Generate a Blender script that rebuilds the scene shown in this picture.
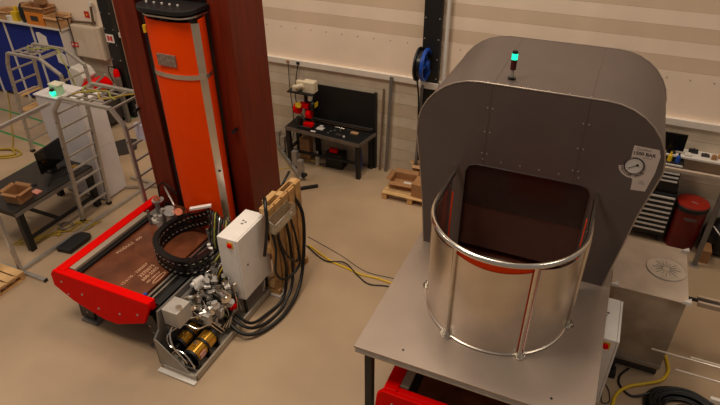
import bpy, math, random
from mathutils import Vector, Matrix
for o in list(bpy.data.objects): bpy.data.objects.remove(o)
SC = bpy.context.scene
COL = SC.collection
rnd = random.Random(7)
# ------------------------------------------------------------------ camera
cd = bpy.data.cameras.new('camera'); cam = bpy.data.objects.new('camera', cd); COL.objects.link(cam)
RC = [[0.913331, -0.219692, 0.342872], [0.407139, 0.509173, -0.758275], [-0.007994, 0.832153, 0.554489]]
m = Matrix(RC).to_4x4(); m.translation = Vector((0, 0, 6.3)); cam.matrix_world = m
cd.sensor_fit = 'HORIZONTAL'; cd.sensor_width = 36; cd.lens = 577/720*36; cd.clip_end = 200
SC.camera = cam
# ------------------------------------------------------------------ light
SC.view_settings.view_transform = 'Standard'; SC.view_settings.look = 'None'
SC.view_settings.gamma = 1; SC.view_settings.use_curve_mapping = False
SC.view_settings.exposure = -0.12
w = bpy.data.worlds.new('hall_ambient'); SC.world = w; w.use_nodes = True
w.node_tree.nodes['Background'].inputs[0].default_value = (1.0, .89, .80, 1)
w.node_tree.nodes['Background'].inputs[1].default_value = .20
def area(name, loc, sx, sy, power, col=(1, .85, .68), tgt=None):
    l = bpy.data.lights.new(name, 'AREA'); l.shape = 'RECTANGLE'; l.size = sx; l.size_y = sy
    l.energy = power; l.color = col
    o = bpy.data.objects.new(name, l); COL.objects.link(o); o.location = loc
    if tgt: o.rotation_euler = (Vector(tgt)-Vector(loc)).to_track_quat('-Z', 'Y').to_euler()
    return o
area('unseen_overhead_light', (-5.0, 2.8, 11), 2.5, 2.5, 450)
area('unseen_overhead_light', (-13.0, 5.0, 11), 2.5, 2.5, 260)
area('unseen_overhead_light', (-2.6, 8.0, 11), 2.5, 2.5, 330)
area('unseen_overhead_light', (4.5, 7.0, 11), 2.5, 2.5, 130)  # added lamp, no known source, to brighten tool chest, steel box and right floor

# ------------------------------------------------------------------ materials
def lin(c):
    return tuple(((v/255)/12.92 if v/255 <= .04045 else ((v/255+.055)/1.055)**2.4) for v in c)
MATS = {}
def mat(name, rgb, rough=.5, metal=0, var=.06, scale=6, stretch=(1, 1, 1), bump=0, bscale=60, emit=None, estr=1, alpha=1, trans=0, coat=0, rvar=0, spec=.5):
    if name in MATS: return MATS[name]
    M = bpy.data.materials.new(name); M.use_nodes = True; nt = M.node_tree; N = nt.nodes; L = nt.links
    b = N['Principled BSDF']; c = lin(rgb)
    b.inputs['Roughness'].default_value = rough; b.inputs['Metallic'].default_value = metal
    b.inputs['Coat Weight'].default_value = coat; b.inputs['Specular IOR Level'].default_value = spec
    tc = N.new('ShaderNodeTexCoord'); mp = N.new('ShaderNodeMapping'); mp.inputs['Scale'].default_value = stretch
    L.new(tc.outputs['Object'], mp.inputs[0])
    nz = N.new('ShaderNodeTexNoise'); nz.inputs['Scale'].default_value = scale; nz.inputs['Detail'].default_value = 5
    L.new(mp.outputs[0], nz.inputs['Vector'])
    cr = N.new('ShaderNodeValToRGB'); cr.color_ramp.elements[0].position = .3; cr.color_ramp.elements[1].position = .7
    cr.color_ramp.elements[0].color = (*[v*(1-var*2) for v in c], 1); cr.color_ramp.elements[1].color = (*[min(1, v*(1+var*2)) for v in c], 1)
    L.new(nz.outputs['Fac'], cr.inputs[0]); L.new(cr.outputs[0], b.inputs['Base Color'])
    if rvar:
        mr = N.new('ShaderNodeMapRange'); mr.inputs['To Min'].default_value = max(.02, rough-rvar); mr.inputs['To Max'].default_value = rough+rvar
        L.new(nz.outputs['Fac'], mr.inputs[0]); L.new(mr.outputs[0], b.inputs['Roughness'])
    if bump:
        n2 = N.new('ShaderNodeTexNoise'); n2.inputs['Scale'].default_value = bscale; L.new(mp.outputs[0], n2.inputs['Vector'])
        bp = N.new('ShaderNodeBump'); bp.inputs['Strength'].default_value = bump; bp.inputs['Distance'].default_value = .01
        L.new(n2.outputs['Fac'], bp.inputs['Height']); L.new(bp.outputs[0], b.inputs['Normal'])
    if emit:
        b.inputs['Emission Color'].default_value = (*lin(emit), 1); b.inputs['Emission Strength'].default_value = estr
    if trans: b.inputs['Transmission Weight'].default_value = trans
    if alpha < 1: b.inputs['Alpha'].default_value = alpha
    MATS[name] = M; return M
FLOOR = mat('polished concrete floor', (180, 154, 124), .42, var=.07, scale=.7, bump=.05, bscale=30, rvar=.08)
WLIGHT = mat('cream wall cladding', (248, 224, 200), .6, var=.03, scale=1.2)
WDARK = mat('tan wall cladding', (224, 198, 170), .6, var=.03, scale=1.2)
WBLOCK = mat('painted block', (214, 196, 172), .75, var=.05, scale=3, bump=.2, bscale=40)
WBLOCKD = mat('painted block darker', (200, 180, 152), .75, var=.05, scale=3, bump=.2, bscale=40)
WHITEP = mat('white painted steel', (222, 214, 204), .45, var=.02)
CABW = mat('light grey enamel', (246, 240, 232), .4, var=.02)
WHITETOP = mat('tall cabinet enamel', (214, 206, 204), .5, var=.04, scale=2)
RAILW = mat('white trunking plastic', (226, 214, 200), .4, var=.02)
BLACK = mat('black powder coat', (22, 21, 21), .5, var=.05)
BLACKSH = mat('black plastic', (16, 16, 17), .3, var=.05)
RUBBER = mat('black rubber', (14, 13, 13), .42, var=.05)
BROWN = mat('red brown laminate', (112, 36, 16), .4, var=.14, spec=.3, scale=3, stretch=(9, 9, .35), rvar=.05)
BROWNT = mat('brown laminate worktop', (112, 62, 40), .16, var=.22, scale=2.2, rvar=.06)
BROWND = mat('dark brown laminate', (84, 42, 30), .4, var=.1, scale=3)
TINT = mat('smoked polycarbonate', (52, 36, 32), .2, var=.02, alpha=.75)
ORANGE = mat('orange lacquer', (255, 74, 0), .4, var=.02, spec=.1)
REDO = mat('vermilion lacquer', (255, 70, 6), .4, var=.02, spec=.1)
RED = mat('signal red lacquer', (240, 4, 0), .4, var=.02, spec=.05)
REDD = mat('dark red steel', (104, 10, 8), .4, var=.04)
HOOD = mat('grey brown sheet steel', (92, 80, 75), .42, metal=.1, var=.03, scale=2)
PLAT = mat('brushed aluminium deck', (168, 150, 136), .42, metal=.35, var=.03, scale=2, stretch=(1, 1, 1))
STEEL = mat('polished stainless', (226, 218, 206), .2, metal=1, var=.03, scale=3, rvar=.03)
STEELB = mat('brushed stainless', (226, 216, 204), .30, metal=1, var=.08, scale=1.6, rvar=.08)
BOXST = mat('weathered sheet steel', (176, 158, 138), .45, metal=.4, var=.12, scale=3, rvar=.1)
ALU = mat('aluminium profile', (184, 178, 170), .38, metal=.6, var=.05)
BRIGHT = mat('bright drawer edge', (226, 220, 214), .35, metal=.2)
CAST = mat('satin cast alloy', (206, 200, 192), .38, metal=.45, var=.08)
GREYM = mat('grey painted metal', (122, 116, 110), .42, metal=.3, var=.04)
DGREY = mat('dark grey steel', (72, 66, 62), .45, metal=.4, var=.06)
BLUE = mat('blue felt panel', (14, 38, 132), .85, var=.06)
BLUEP = mat('blue plastic', (22, 72, 170), .4)
WOOD = mat('pallet pine', (196, 150, 92), .75, var=.18, scale=4, stretch=(1, 1, 1), bump=.2)
WOODL = mat('light plywood', (214, 172, 116), .7, var=.1, scale=4)
CARD = mat('brown cardboard', (164, 118, 76), .85, var=.06)
CARDL = mat('pale cardboard', (190, 146, 100), .85, var=.06)
YELD = mat('dull yellow hose', (176, 146, 44), .6, var=.04)
YEL = mat('yellow cable', (226, 186, 30), .5, var=.02)
GOLD = mat('gold anodised aluminium', (206, 156, 56), .3, metal=.7, var=.05)
GREEN = mat('green floor tape', (60, 140, 80), .6, var=.08)
TEAL = mat('lit teal lamp', (20, 200, 150), .3, emit=(30, 240, 180), estr=1.6)
PALEG = mat('pale green plastic', (158, 200, 160), .5)
SIGNR = mat('red sign', (206, 26, 20), .5)
SIGNW = mat('white sign print', (236, 226, 216), .5)
INK = mat('black ink', (20, 18, 18), .6)
INKG = mat('grey ink', (110, 100, 100), .6)
PRINT = mat('pale print', (226, 176, 140), .6)
PLASTC = mat('clear acrylic tray', (190, 170, 140), .15, alpha=.45)
OLIVE = mat('yellow green hose', (150, 150, 60), .5)
SEAM = mat('hood joint', (70, 60, 54), .5)
GLASSB = mat('dark screen', (8, 9, 11), .12)

# ------------------------------------------------------------------ mesh builder
class MB:
    def __init__(s): s.v = []; s.f = []; s.sm = []
    def add(s, vs, fs, smooth=False):
        o = len(s.v); s.v += [tuple(v) for v in vs]
        for f in fs: s.f.append([i+o for i in f]); s.sm.append(smooth)
        return s
    def box(s, x0, x1, y0, y1, z0, z1, rz=0, c=None):
        vs = [Vector((x, y, z)) for z in (z0, z1) for x, y in ((x0, y0), (x1, y0), (x1, y1), (x0, y1))]
        if rz:
            c = Vector(c or ((x0+x1)/2, (y0+y1)/2, 0)); R = Matrix.Rotation(rz, 3, 'Z')
            vs = [R@(v-Vector((c.x, c.y, 0)))+Vector((c.x, c.y, 0)) for v in vs]
        return s.add(vs, [(0, 3, 2, 1), (4, 5, 6, 7), (0, 1, 5, 4), (1, 2, 6, 5), (2, 3, 7, 6), (3, 0, 4, 7)])
    def beam(s, p, q, w=.04, h=None, up=(0, 0, 1)):
        h = h or w; p = Vector(p); q = Vector(q); d = (q-p).normalized(); u = Vector(up)
        if abs(d.dot(u)) > .95: u = Vector((0, 1, 0))
        a = d.cross(u).normalized(); b = a.cross(d).normalized()
        vs = [P+a*sx*w/2+b*sy*h/2 for P in (p, q) for sx, sy in ((-1, -1), (1, -1), (1, 1), (-1, 1))]
        return s.add(vs, [(0, 3, 2, 1), (4, 5, 6, 7), (0, 1, 5, 4), (1, 2, 6, 5), (2, 3, 7, 6), (3, 0, 4, 7)])
    def cyl(s, p, q, r, n=14, r2=None):
        p = Vector(p); q = Vector(q); r2 = r if r2 is None else r2; d = (q-p).normalized()
        a = d.orthogonal().normalized(); b = d.cross(a)
        vs = []
        for P, rr in ((p, r), (q, r2)):
            for i in range(n):
                t = 2*math.pi*i/n; vs.append(P+(a*math.cos(t)+b*math.sin(t))*rr)
        s.add(vs, [(i, (i+1) % n, n+(i+1) % n, n+i) for i in range(n)], True)
        return s.add(vs, [list(range(n))[::-1], list(range(n, 2*n))])
    def tube(s, pts, r, n=8, sub=6, closed=False, caps=True):
        P = [Vector(p) for p in pts]
        if sub > 1 and len(P) > 2:
            out = []; k = len(P)
            for i in range(k if closed else k-1):
                if closed: a, b, c, d = P[i-1], P[i], P[(i+1) % k], P[(i+2) % k]
                else: a, b, c, d = P[max(i-1, 0)], P[i], P[i+1], P[min(i+2, k-1)]
                for j in range(sub):
                    t = j/sub
                    out.append(.5*((2*b)+(c-a)*t+(2*a-5*b+4*c-d)*t*t+(3*b-a-3*c+d)*t**3))
            if not closed: out.append(P[-1])
            P = out
        k = len(P); vs = []; prev = None
        for i in range(k):
            d = (P[(i+1) % k]-P[i-1]) if closed else (P[min(i+1, k-1)]-P[max(i-1, 0)])
            d.normalize()
            a = d.orthogonal().normalized() if prev is None else (prev-d*prev.dot(d)).normalized()
            prev = a; b = d.cross(a)
            for j in range(n):
                t = 2*math.pi*j/n; vs.append(P[i]+(a*math.cos(t)+b*math.sin(t))*r)
        fs = []
        for i in range(k if closed else k-1):
            for j in range(n):
                A = i*n; B = ((i+1) % k)*n; fs.append((A+j, A+(j+1) % n, B+(j+1) % n, B+j))
        s.add(vs, fs, True)
        if not closed and caps: s.add(vs[:n], [list(range(n))[::-1]]); s.add(vs[-n:], [list(range(n))])
        return s
    def prism(s, poly, axis, a, b, smooth=False):
        """poly: 2-D points in the plane normal to axis ('x': (y,z), 'y': (x,z), 'z': (x,y))."""
        def P(u, v, t): return {'x': (t, u, v), 'y': (u, t, v), 'z': (u, v, t)}[axis]
        n = len(poly); vs = [P(u, v, a) for u, v in poly]+[P(u, v, b) for u, v in poly]
        s.add(vs, [(i, (i+1) % n, n+(i+1) % n, n+i) for i in range(n)], smooth)
        return s.add(vs, [list(range(n))[::-1], list(range(n, 2*n))])
    def lathe(s, prof, c, n=24):
        vs = []
        for r, z in prof:
            for i in range(n):
                t = 2*math.pi*i/n; vs.append((c[0]+r*math.cos(t), c[1]+r*math.sin(t), z))
        k = len(prof)
        s.add(vs, [(a*n+i, a*n+(i+1) % n, (a+1)*n+(i+1) % n, (a+1)*n+i) for a in range(k-1) for i in range(n)], True)
        if prof[0][0] > 0: s.add(vs[:n], [list(range(n))[::-1]])
        if prof[-1][0] > 0: s.add(vs[-n:], [list(range(n))])
        return s
    def wallsheet(s, path, z0, z1, t):
        """a sheet standing on a 2-D path (x,y), thickness t to its left; z0/z1 numbers or functions of the index"""
        k = len(path); L = []
        for i in range(k):
            d = Vector(path[min(i+1, k-1)])-Vector(path[max(i-1, 0)]); d.normalize(); L.append(Vector((-d.y, d.x))*t)
        f0 = z0 if callable(z0) else (lambda i: z0); f1 = z1 if callable(z1) else (lambda i: z1)
        vs = []
        for i, p in enumerate(path):
            q = (p[0]+L[i].x, p[1]+L[i].y)
            vs += [(p[0], p[1], f0(i)), (p[0], p[1], f1(i)), (q[0], q[1], f1(i)), (q[0], q[1], f0(i))]
        fs = []
        for i in range(k-1):
            a = 4*i; b = a+4
            for j in range(4): fs.append((a+j, b+j, b+(j+1) % 4, a+(j+1) % 4))
        s.add(vs, [fs[i] for i in range(len(fs))], True)
        s.add(vs[:4], [(0, 1, 2, 3)]); return s.add(vs[-4:], [(3, 2, 1, 0)])

WLOC = {}
def wl(o): return WLOC.get(o.name, Vector((0, 0, 0))) if o else Vector((0, 0, 0))
def tag(o, label=None, cat=None, group=None, kind=None):
    if label: o['label'] = label
    if cat: o['category'] = cat
    if group: o['group'] = group
    if kind: o['kind'] = kind
    return o
def thing(name, label, cat, loc, group=None):
    o = bpy.data.objects.new(name, None); COL.objects.link(o); o.empty_display_size = .1
    o.location = loc; WLOC[o.name] = Vector(loc); return tag(o, label, cat, group)
import bmesh
def part(name, mb, material, parent=None, bevel=0, label=None, kind=None, base=False):
    """one mesh object; vertices are given in world coordinates; its origin goes to its middle (or base)"""
    V = [Vector(v) for v in mb.v]
    lo = Vector([min(v[i] for v in V) for i in range(3)]); hi = Vector([max(v[i] for v in V) for i in range(3)])
    c = (lo+hi)/2
    if base: c.z = lo.z
    me = bpy.data.meshes.new(name); me.from_pydata([v-c for v in V], [], mb.f)
    bm = bmesh.new(); bm.from_mesh(me); sm = list(mb.sm)
    for i, f in enumerate(bm.faces): f.smooth = sm[i] if i < len(sm) else False
    bmesh.ops.remove_doubles(bm, verts=bm.verts, dist=1e-5)
    bmesh.ops.recalc_face_normals(bm, faces=bm.faces)
    if any(sm):
        for e in bm.edges:
            if len(e.link_faces) == 2 and e.calc_face_angle(0) > .7: e.smooth = False
    bm.to_mesh(me); bm.free()
    me.materials.append(material)
    o = bpy.data.objects.new(name, me); COL.objects.link(o)
    if bevel:
        b = o.modifiers.new('edge', 'BEVEL'); b.width = bevel; b.segments = 2; b.limit_method = 'ANGLE'
    o.location = c-wl(parent); WLOC[o.name] = c.copy()
    if parent: o.parent = parent
    if label: o['label'] = label
    if kind: o['kind'] = kind
    return o
def solo(name, mb, material, label, cat, group=None, bevel=0, kind=None):
    return tag(part(name, mb, material, None, bevel, base=True), label, cat, group, kind)
def struct(name, mb, material, bevel=0):
    return tag(part(name, mb, material, None, bevel), kind='structure')
def copy_tree(o, parent=None, delta=None, rz=0):
    c = o.copy(); COL.objects.link(c); c.parent = parent
    WLOC[c.name] = WLOC.get(o.name, Vector())+(Vector(delta) if delta else Vector())
    for ch in list(o.children): copy_tree(ch, c, delta)
    if parent is None and delta: c.location = o.location+Vector(delta)
    return c
def lettering(txt, size, M, parent, material=None, name='lettering', ext=.002, font_scale=(1, 1), bold=0):
    """flat print laid on a surface; M maps the text's x (reading), y (up), z (normal) to the world"""
    cu = bpy.data.curves.new('print', 'FONT'); cu.body = txt; cu.size = size; cu.extrude = ext; cu.align_x = 'LEFT'; cu.offset = bold
    cu.resolution_u = 3
    t = bpy.data.objects.new('print', cu); COL.objects.link(t)
    me = bpy.data.meshes.new_from_object(t.evaluated_get(bpy.context.evaluated_depsgraph_get()))
    bpy.data.objects.remove(t)
    me.transform(Matrix.Diagonal((font_scale[0], font_scale[1], 1, 1)))
    me.transform(M)
    c = Vector((0, 0, 0))
    for v in me.vertices: c += v.co
    c /= max(1, len(me.vertices)); me.transform(Matrix.Translation(-c))
    me.materials.clear(); me.materials.append(material or PRINT)
    o = bpy.data.objects.new(name, me); COL.objects.link(o); o.location = c-wl(parent); o.parent = parent; WLOC[o.name] = c
    return o
def frame(o, x, y):
    x = Vector(x).normalized(); y = Vector(y).normalized(); z = x.cross(y)
    M = Matrix((x, y, z)).transposed().to_4x4(); M.translation = Vector(o); return M
def arc(cx, cy, r, a0, a1, n): return [(cx+r*math.cos(math.radians(a0+(a1-a0)*i/n)), cy+r*math.sin(math.radians(a0+(a1-a0)*i/n))) for i in range(n+1)]

# ================================================================== THE SETTING
struct('floor', MB().box(-26, 9, -14, 10.06, -.1, 0), FLOOR)
wb = struct('wall_back', MB().box(-26, 9, 10.08, 10.3, 0, 9), WDARK)
zs = [0, .26, .52, .775, 1.04, 1.265, 1.55, 1.79, 2.04]
for i in range(len(zs)-1):     # courses of painted block below the trunking, in lengths
    ds = [-26, -18.3, -13.2, -6.9, -3.0, 1.0, 6]
    dark = i in (3, 5)
    for a, b in zip(ds[:-1], ds[1:]):
        part('block_course', MB().box(a+.002, b-.002, 10.05, 10.085, zs[i]+.003, zs[i+1]-.003), WBLOCKD if dark else WBLOCK, wb)
zc = [2.15, 2.92, 3.15, 3.39, 3.61, 3.84, 4.06, 4.28, 4.5, 4.72, 4.95, 5.2, 5.45, 5.7, 5.95, 6.2]
for i in range(len(zc)-1):
    dark = i % 2 == 1
    for a, b in ((-26, -11), (-11, -3.0), (-3.0, 6)):
        part('cladding_panel', MB().box(a+.001, b-.001, 10.05, 10.085, zc[i]+.0015, zc[i+1]-.0015), WDARK if dark else WLIGHT, wb)
for i in range(26):       # fixing screws of the wide panel
    part('screw', MB().cyl((-6.6+i*.34, 10.052, 2.80), (-6.6+i*.34, 10.043, 2.80), .010, 6), GREYM, wb)
tr = struct('trim_1', MB().box(-10.7, 6, 9.97, 10.05, 2.04, 2.155), RAILW, .004)
for x in (-6.12, -5.88):
    part('socket', MB().box(x-.035, x+.035, 9.955, 9.972, 2.08, 2.13), BLACK if x > -6 else CARD, tr)
for x, h, nm in ((-3.03, 5.5, 'trim_2'), (-10.88, 5.5, 'trim_3')):
    cm = struct(nm, MB().box(x-.165, x+.165, 9.90, 9.97, 0, h).box(x-.15, x+.15, 9.97, 10.05, 0, h), BLACK, .004)
    for z in [1.5+.37*k for k in range(11)]:
        for dx in (-.13, .13):
            part('bolt', MB().cyl((x+dx, 9.905, z), (x+dx, 9.89, z), .013, 6), ALU, cm)
pp = struct('trim_4', MB().cyl((-2.76, 9.93, 2.15), (-2.76, 9.93, 5.5), .035, 10), WHITEP)
cb = solo('wall_cable', MB().tube([(-6.12, 9.97, 2.08), (-6.13, 9.98, 1.5), (-6.10, 9.98, .9), (-6.16, 9.98, .3), (-6.3, 9.9, .02)], .010), DGREY,
          'thin straight grey cable hanging from the left socket down the wall', 'cable')
cb = solo('wall_cable', MB().tube([(-5.88, 9.97, 2.08), (-5.96, 9.98, 1.75), (-5.99, 9.95, 1.3), (-5.86, 9.93, .98), (-5.70, 9.88, .868)], .011), RUBBER,
          'black curved cable running from the right socket down to the black workbench', 'cable')
# floor tapes and joints
for k, (a, b) in enumerate([((-15.2, 8.98), (-9.9, 8.62)), ((-13.8, 8.06), (-9.9, 7.70)), ((-11.15, 6.0), (-11.2, 7.45)), ((-11.5, 8.95), (-10.7, 10.0))]):
    dv = (Vector(b)-Vector(a)).normalized(); nn = Vector((-dv.y, dv.x))*.03
    vs = [(*(Vector(a)+nn), .001), (*(Vector(a)-nn), .001), (*(Vector(b)-nn), .001), (*(Vector(b)+nn), .001)]
    mb = MB().prism([v[:2] for v in vs], 'z', .0005, .003)
    solo('floor_tape', mb, GREEN, ['long green tape line on the floor behind the back arched ladder', 'green tape line on the floor in front of the back arched ladder',
         'green tape line on the floor at the left of the black table', 'short green tape line on the floor beside the grey mat'][k], 'tape')

# ================================================================== MACHINES (red table, brown worktop)
def machine_table(dx, dy, label, deep):
    X = lambda x: x+dx
    Y = lambda y: y+dy
    t = thing('press_table', label, 'machine table', (X(-5.7), Y(5.0), 0))
    yb = 6.08
    ap = [(X(-6.64), .92), (X(-6.66), .70), (X(-6.35), .50), (X(-5.82), .34), (X(-5.58), .34), (X(-5.02), .58), (X(-4.85), .93), (X(-4.86), 1.0), (X(-6.58), 1.0)]
    a = part('apron', MB().prism(ap, 'y', Y(3.93), Y(3.99)), RED, t, .012)
    for bx, bz in ((-6.4, .62), (-6.1, .72), (-5.85, .55), (-5.45, .60), (-5.1, .72), (-6.45, .84)):
        part('bolt', MB().cyl((X(bx), Y(3.93), bz), (X(bx), Y(3.918), bz), .016, 8), ALU, a)
    side = [(Y(3.99), 1.0), (Y(3.99), .72), (yb+dy, .72), (yb+dy, 1.0)]
    part('side_rail', MB().box(X(-6.58), X(-6.42), Y(3.99), Y(yb), .80, 1.0), RED, t, .012)
    part('front_rail', MB().box(X(-6.42), X(-4.86), Y(3.99), Y(4.07), .84, .99), RED, t, .01)
    part('side_rail', MB().box(X(-4.90), X(-4.80), Y(4.07), Y(yb), .72, .90), BLACK, t, .005, label='black side rail')
    part('inner_strip', MB().box(X(-6.42), X(-6.32), Y(4.09), Y(5.62), .84, .985), mat('floor beige strip', (170, 152, 132), .4, var=.03), t)  # added strip in floor colour, stands in for floor showing through a slot
    part('guide_rail', MB().box(X(-6.32), X(-6.24), Y(4.07), Y(6.06), .84, .945), BLACKSH, t, .006)
    part('worktop', MB().box(X(-6.24), X(-5.12), Y(4.07), Y(6.10), .82, .90), BROWNT, t)
    d = part('turntable_disc', MB().cyl((X(-5.65), Y(5.25), .90), (X(-5.65), Y(5.25), .9015), .48, 48), BROWNT, t)
    part('inner_trough', MB().box(X(-5.12), X(-4.9), Y(4.07), Y(6.06), .78, .82), BLACK, t)
    g = part('linear_guide', MB().box(X(-5.07), X(-5.04), Y(4.08), Y(6.0), .82, .90).box(X(-4.99), X(-4.965), Y(4.08), Y(6.0), .82, .90), STEELB, t)
    part('sensor_cap', MB().cyl((X(-5.10), Y(4.14), .90), (X(-5.10), Y(4.14), .93), .025, 12), BLUEP, t, label='small blue cap')
    part('underframe', MB().box(X(-6.5), X(-6.4), Y(4.1), Y(6.0), .3, .8).box(X(-5.1), X(-5.0), Y(4.1), Y(6.0), .3, .8).box(X(-6.4), X(-5.1), Y(5.6), Y(5.7), .3, .8), BLACK, t)
    for (x0, x1) in ((-6.50, -6.20), (-5.18, -4.90)):
        for y in (4.06, 5.7):
            lg = part('leg', MB().prism([(X(x0), .03), (X(x1-.04), .03), (X(x1+.02), .42), (X(x0+.05), .62)] if x0 < -6 else
                                        [(X(x0+.10), .03), (X(x1+.03), .03), (X(x1+.06), .14), (X(x1-.10), .62), (X(x0), .62)], 'y', Y(y), Y(y+.05)), DGREY, t, .004)
            part('foot_plate', MB().box(X(x0+.05), X(x1+.05), Y(y-.06), Y(y+.12), 0, .03), GREYM, lg)
            for k in range(3):
                bx = (x0+.09+.04*k) if x0 < -6 else (x0+.10+.045*k)
                part('bolt', MB().cyl((X(bx), Y(y), .40-.11*k), (X(bx), Y(y-.012), .40-.11*k), .015, 8), ALU, lg)
    lettering('MODULE  400', .078, frame((X(-6.10), Y(4.68), .903), (.12, 1, 0), (-1, .12, 0)), t)
    if deep:
        for k, (s_, tx, x, y) in enumerate([(.068, '12-5175 - 2382057', -5.53, 4.16), (.085, '3270075', -5.41, 4.40), (.085, '600-2005', -5.32, 4.35), (.05, '400-1500 bar', -5.24, 4.34)]):
            lettering(tx, s_, frame((X(x), Y(y), .903), (.02, 1, 0), (-1, .02, 0)), t)
        part('printed_emblem', MB().tube([(X(-5.17+.03*math.cos(q/10*6.283)), Y(4.50+.13*math.sin(q/10*6.283)), .903) for q in range(10)], .006, 4, 3, closed=True), PRINT, t)
    return t
m1 = machine_table(0, 0, 'red framed machine table with brown worktop in front of the orange column', True)
m2 = machine_table(5.06, -.04, 'red framed machine table half hidden under the grey platform', False)

# tall brown enclosure with recess
t = thing('tall_enclosure', 'tall red brown laminate enclosure behind the orange column', 'enclosure', (-5.55, 6.5, 0))
xa, xb, y0, y1, H = -6.52, -4.575, 6.12, 6.905, 5.4
part('front_panel', MB().box(xa, -6.13, y0, y0+.03, 0, H), BROWN, t, .003)
part('front_panel', MB().box(-4.90, xb, y0, y0+.03, 0, H), BROWN, t, .003)
part('front_panel', MB().box(-6.13, -4.90, y0, y0+.03, 4.42, H), BROWN, t)
part('front_panel', MB().box(-6.13, -4.90, y0, y0+.03, 0, .78), BROWN, t)
part('side_panel', MB().box(xa, xa+.03, y0+.03, y1, 0, H), BROWN, t)
part('side_panel', MB().box(xb-.03, xb, y0+.03, y1, 0, H), BROWN, t)
part('back_panel', MB().box(xa+.03, xb-.03, y1-.03, y1, 0, H), BROWND, t)
part('recess_lining', MB().box(-6.16, -6.13, y0+.03, y1-.04, .78, 4.42).box(-4.90, -4.87, y0+.03, y1-.04, .78, 4.42).box(-6.13, -4.90, y1-.1, y1-.05, .78, 4.42), BROWND, t)
part('top_panel', MB().box(xa, xb, y0, y1, H, H+.03), BROWN, t)
part('edge_band', MB().box(xa-.006, xa, y0-.002, y0+.03, 0, H), mat('pale edge band', (170, 120, 96), .5), t)
for x in (-6.50, -4.70):
    part('turn_knob', MB().cyl((x, 6.12, 2.59), (x, 6.06, 2.59), .022, 12).cyl((x, 6.07, 2.59), (x-.03, 6.03, 2.55), .03, 12, .02), BLACKSH, t)
    part('knob_tip', MB().cyl((x-.06, 6.07, 2.56), (x-.03, 6.09, 2.575), .012, 8), STEEL, t)

# orange column
c = thing('orange_column', 'tall orange lacquered column door with steel strap and vertical strip', 'machine column', (-5.3, 5.9, .9))
prof = [(-5.76, 6.10), (-5.75, 5.92), (-5.70, 5.81), (-5.60, 5.74), (-5.43, 5.705), (-5.25, 5.695), (-5.10, 5.715), (-5.00, 5.745), (-4.935, 5.785)]
strip = [(-4.935, 5.785), (-4.89, 5.815), (-4.855, 5.85)]
sidep = [(-4.855, 5.85), (-4.85, 5.90), (-4.875, 6.00), (-4.945, 6.10)]
part('curved_door', MB().wallsheet(prof, .92, 4.17, .02), ORANGE, c)
part('side_skin', MB().wallsheet(sidep, .92, 4.20, .02), REDO, c, label='vermilion curved side skin')
part('vertical_strip', MB().wallsheet(strip, .92, 4.16, .012), STEELB, c)
part('inner_core', MB().prism([(p[0]*.88-5.30*.12, min(p[1]+.06, 6.09)) for p in prof+sidep], 'z', .93, 4.08), DGREY, c)
strap = [(p[0]+(p[0]+5.25)*.012, p[1]-.012) for p in prof[1:]+strip[1:]+sidep[1:3]]
part('steel_strap', MB().wallsheet(strap, lambda i: 3.40+.003*i, lambda i: 3.465+.003*i, .012), STEELB, c)
part('name_plate', MB().box(-5.50, -5.20, 5.682, 5.70, 3.58, 3.74), mat('dull steel plate', (150, 130, 116), .5, metal=.4, var=.2, scale=30), c)
part('lower_joint', MB().box(-4.90, -4.87, 5.80, 5.83, 2.0, 2.02), DGREY, c)
# black tray above
b = thing('top_bracket', 'black rounded bracket plate with bolt heads above the orange column', 'bracket', (-5.2, 5.8, 4.25))
pl = arc(-5.50, 5.90, .28, 180, 270, 6)+arc(-5.08, 5.84, .22, 270, 360, 6)+[(-4.86, 6.115), (-5.78, 6.115)]
part('plate', MB().prism(pl, 'z', 4.28, 4.34), BLACK, b, .01)
part('ring_plate', MB().prism([(x*.93-5.25*.07, y+.05) for x, y in pl], 'z', 4.225, 4.245), STEELB, b)
for k in range(5): part('bolt', MB().cyl((-5.60+k*.125, 5.80, 4.34), (-5.60+k*.125, 5.80, 4.38), .016, 8), ALU, b)
part('post', MB().cyl((-5.45, 5.9, 4.1), (-5.45, 5.9, 4.28), .06, 12), GREYM, b); part('post', MB().cyl((-5.05, 5.95, 4.1), (-5.05, 5.95, 4.28), .05, 12), GREYM, b)
hb = thing('hose_bundle', 'dark vertical cable bundle with yellow tag beside the orange column', 'hose bundle', (-5.72, 6.0, .95))
for k, (dx, mt) in enumerate(((0, RUBBER), (.03, DGREY), (.055, BLACKSH))):
    part('hose', MB().tube([(-5.88+dx, 5.99, 4.18), (-5.89+dx, 5.97, 3.4), (-5.87+dx, 5.99, 2.5), (-5.88+dx, 5.97, 1.6), (-5.85+dx, 5.99, .91)], .016), mt, hb)
part('yellow_tag', MB().cyl((-5.86, 5.94, 3.90), (-5.86, 5.94, 4.0), .026, 10), YEL, hb)

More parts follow.
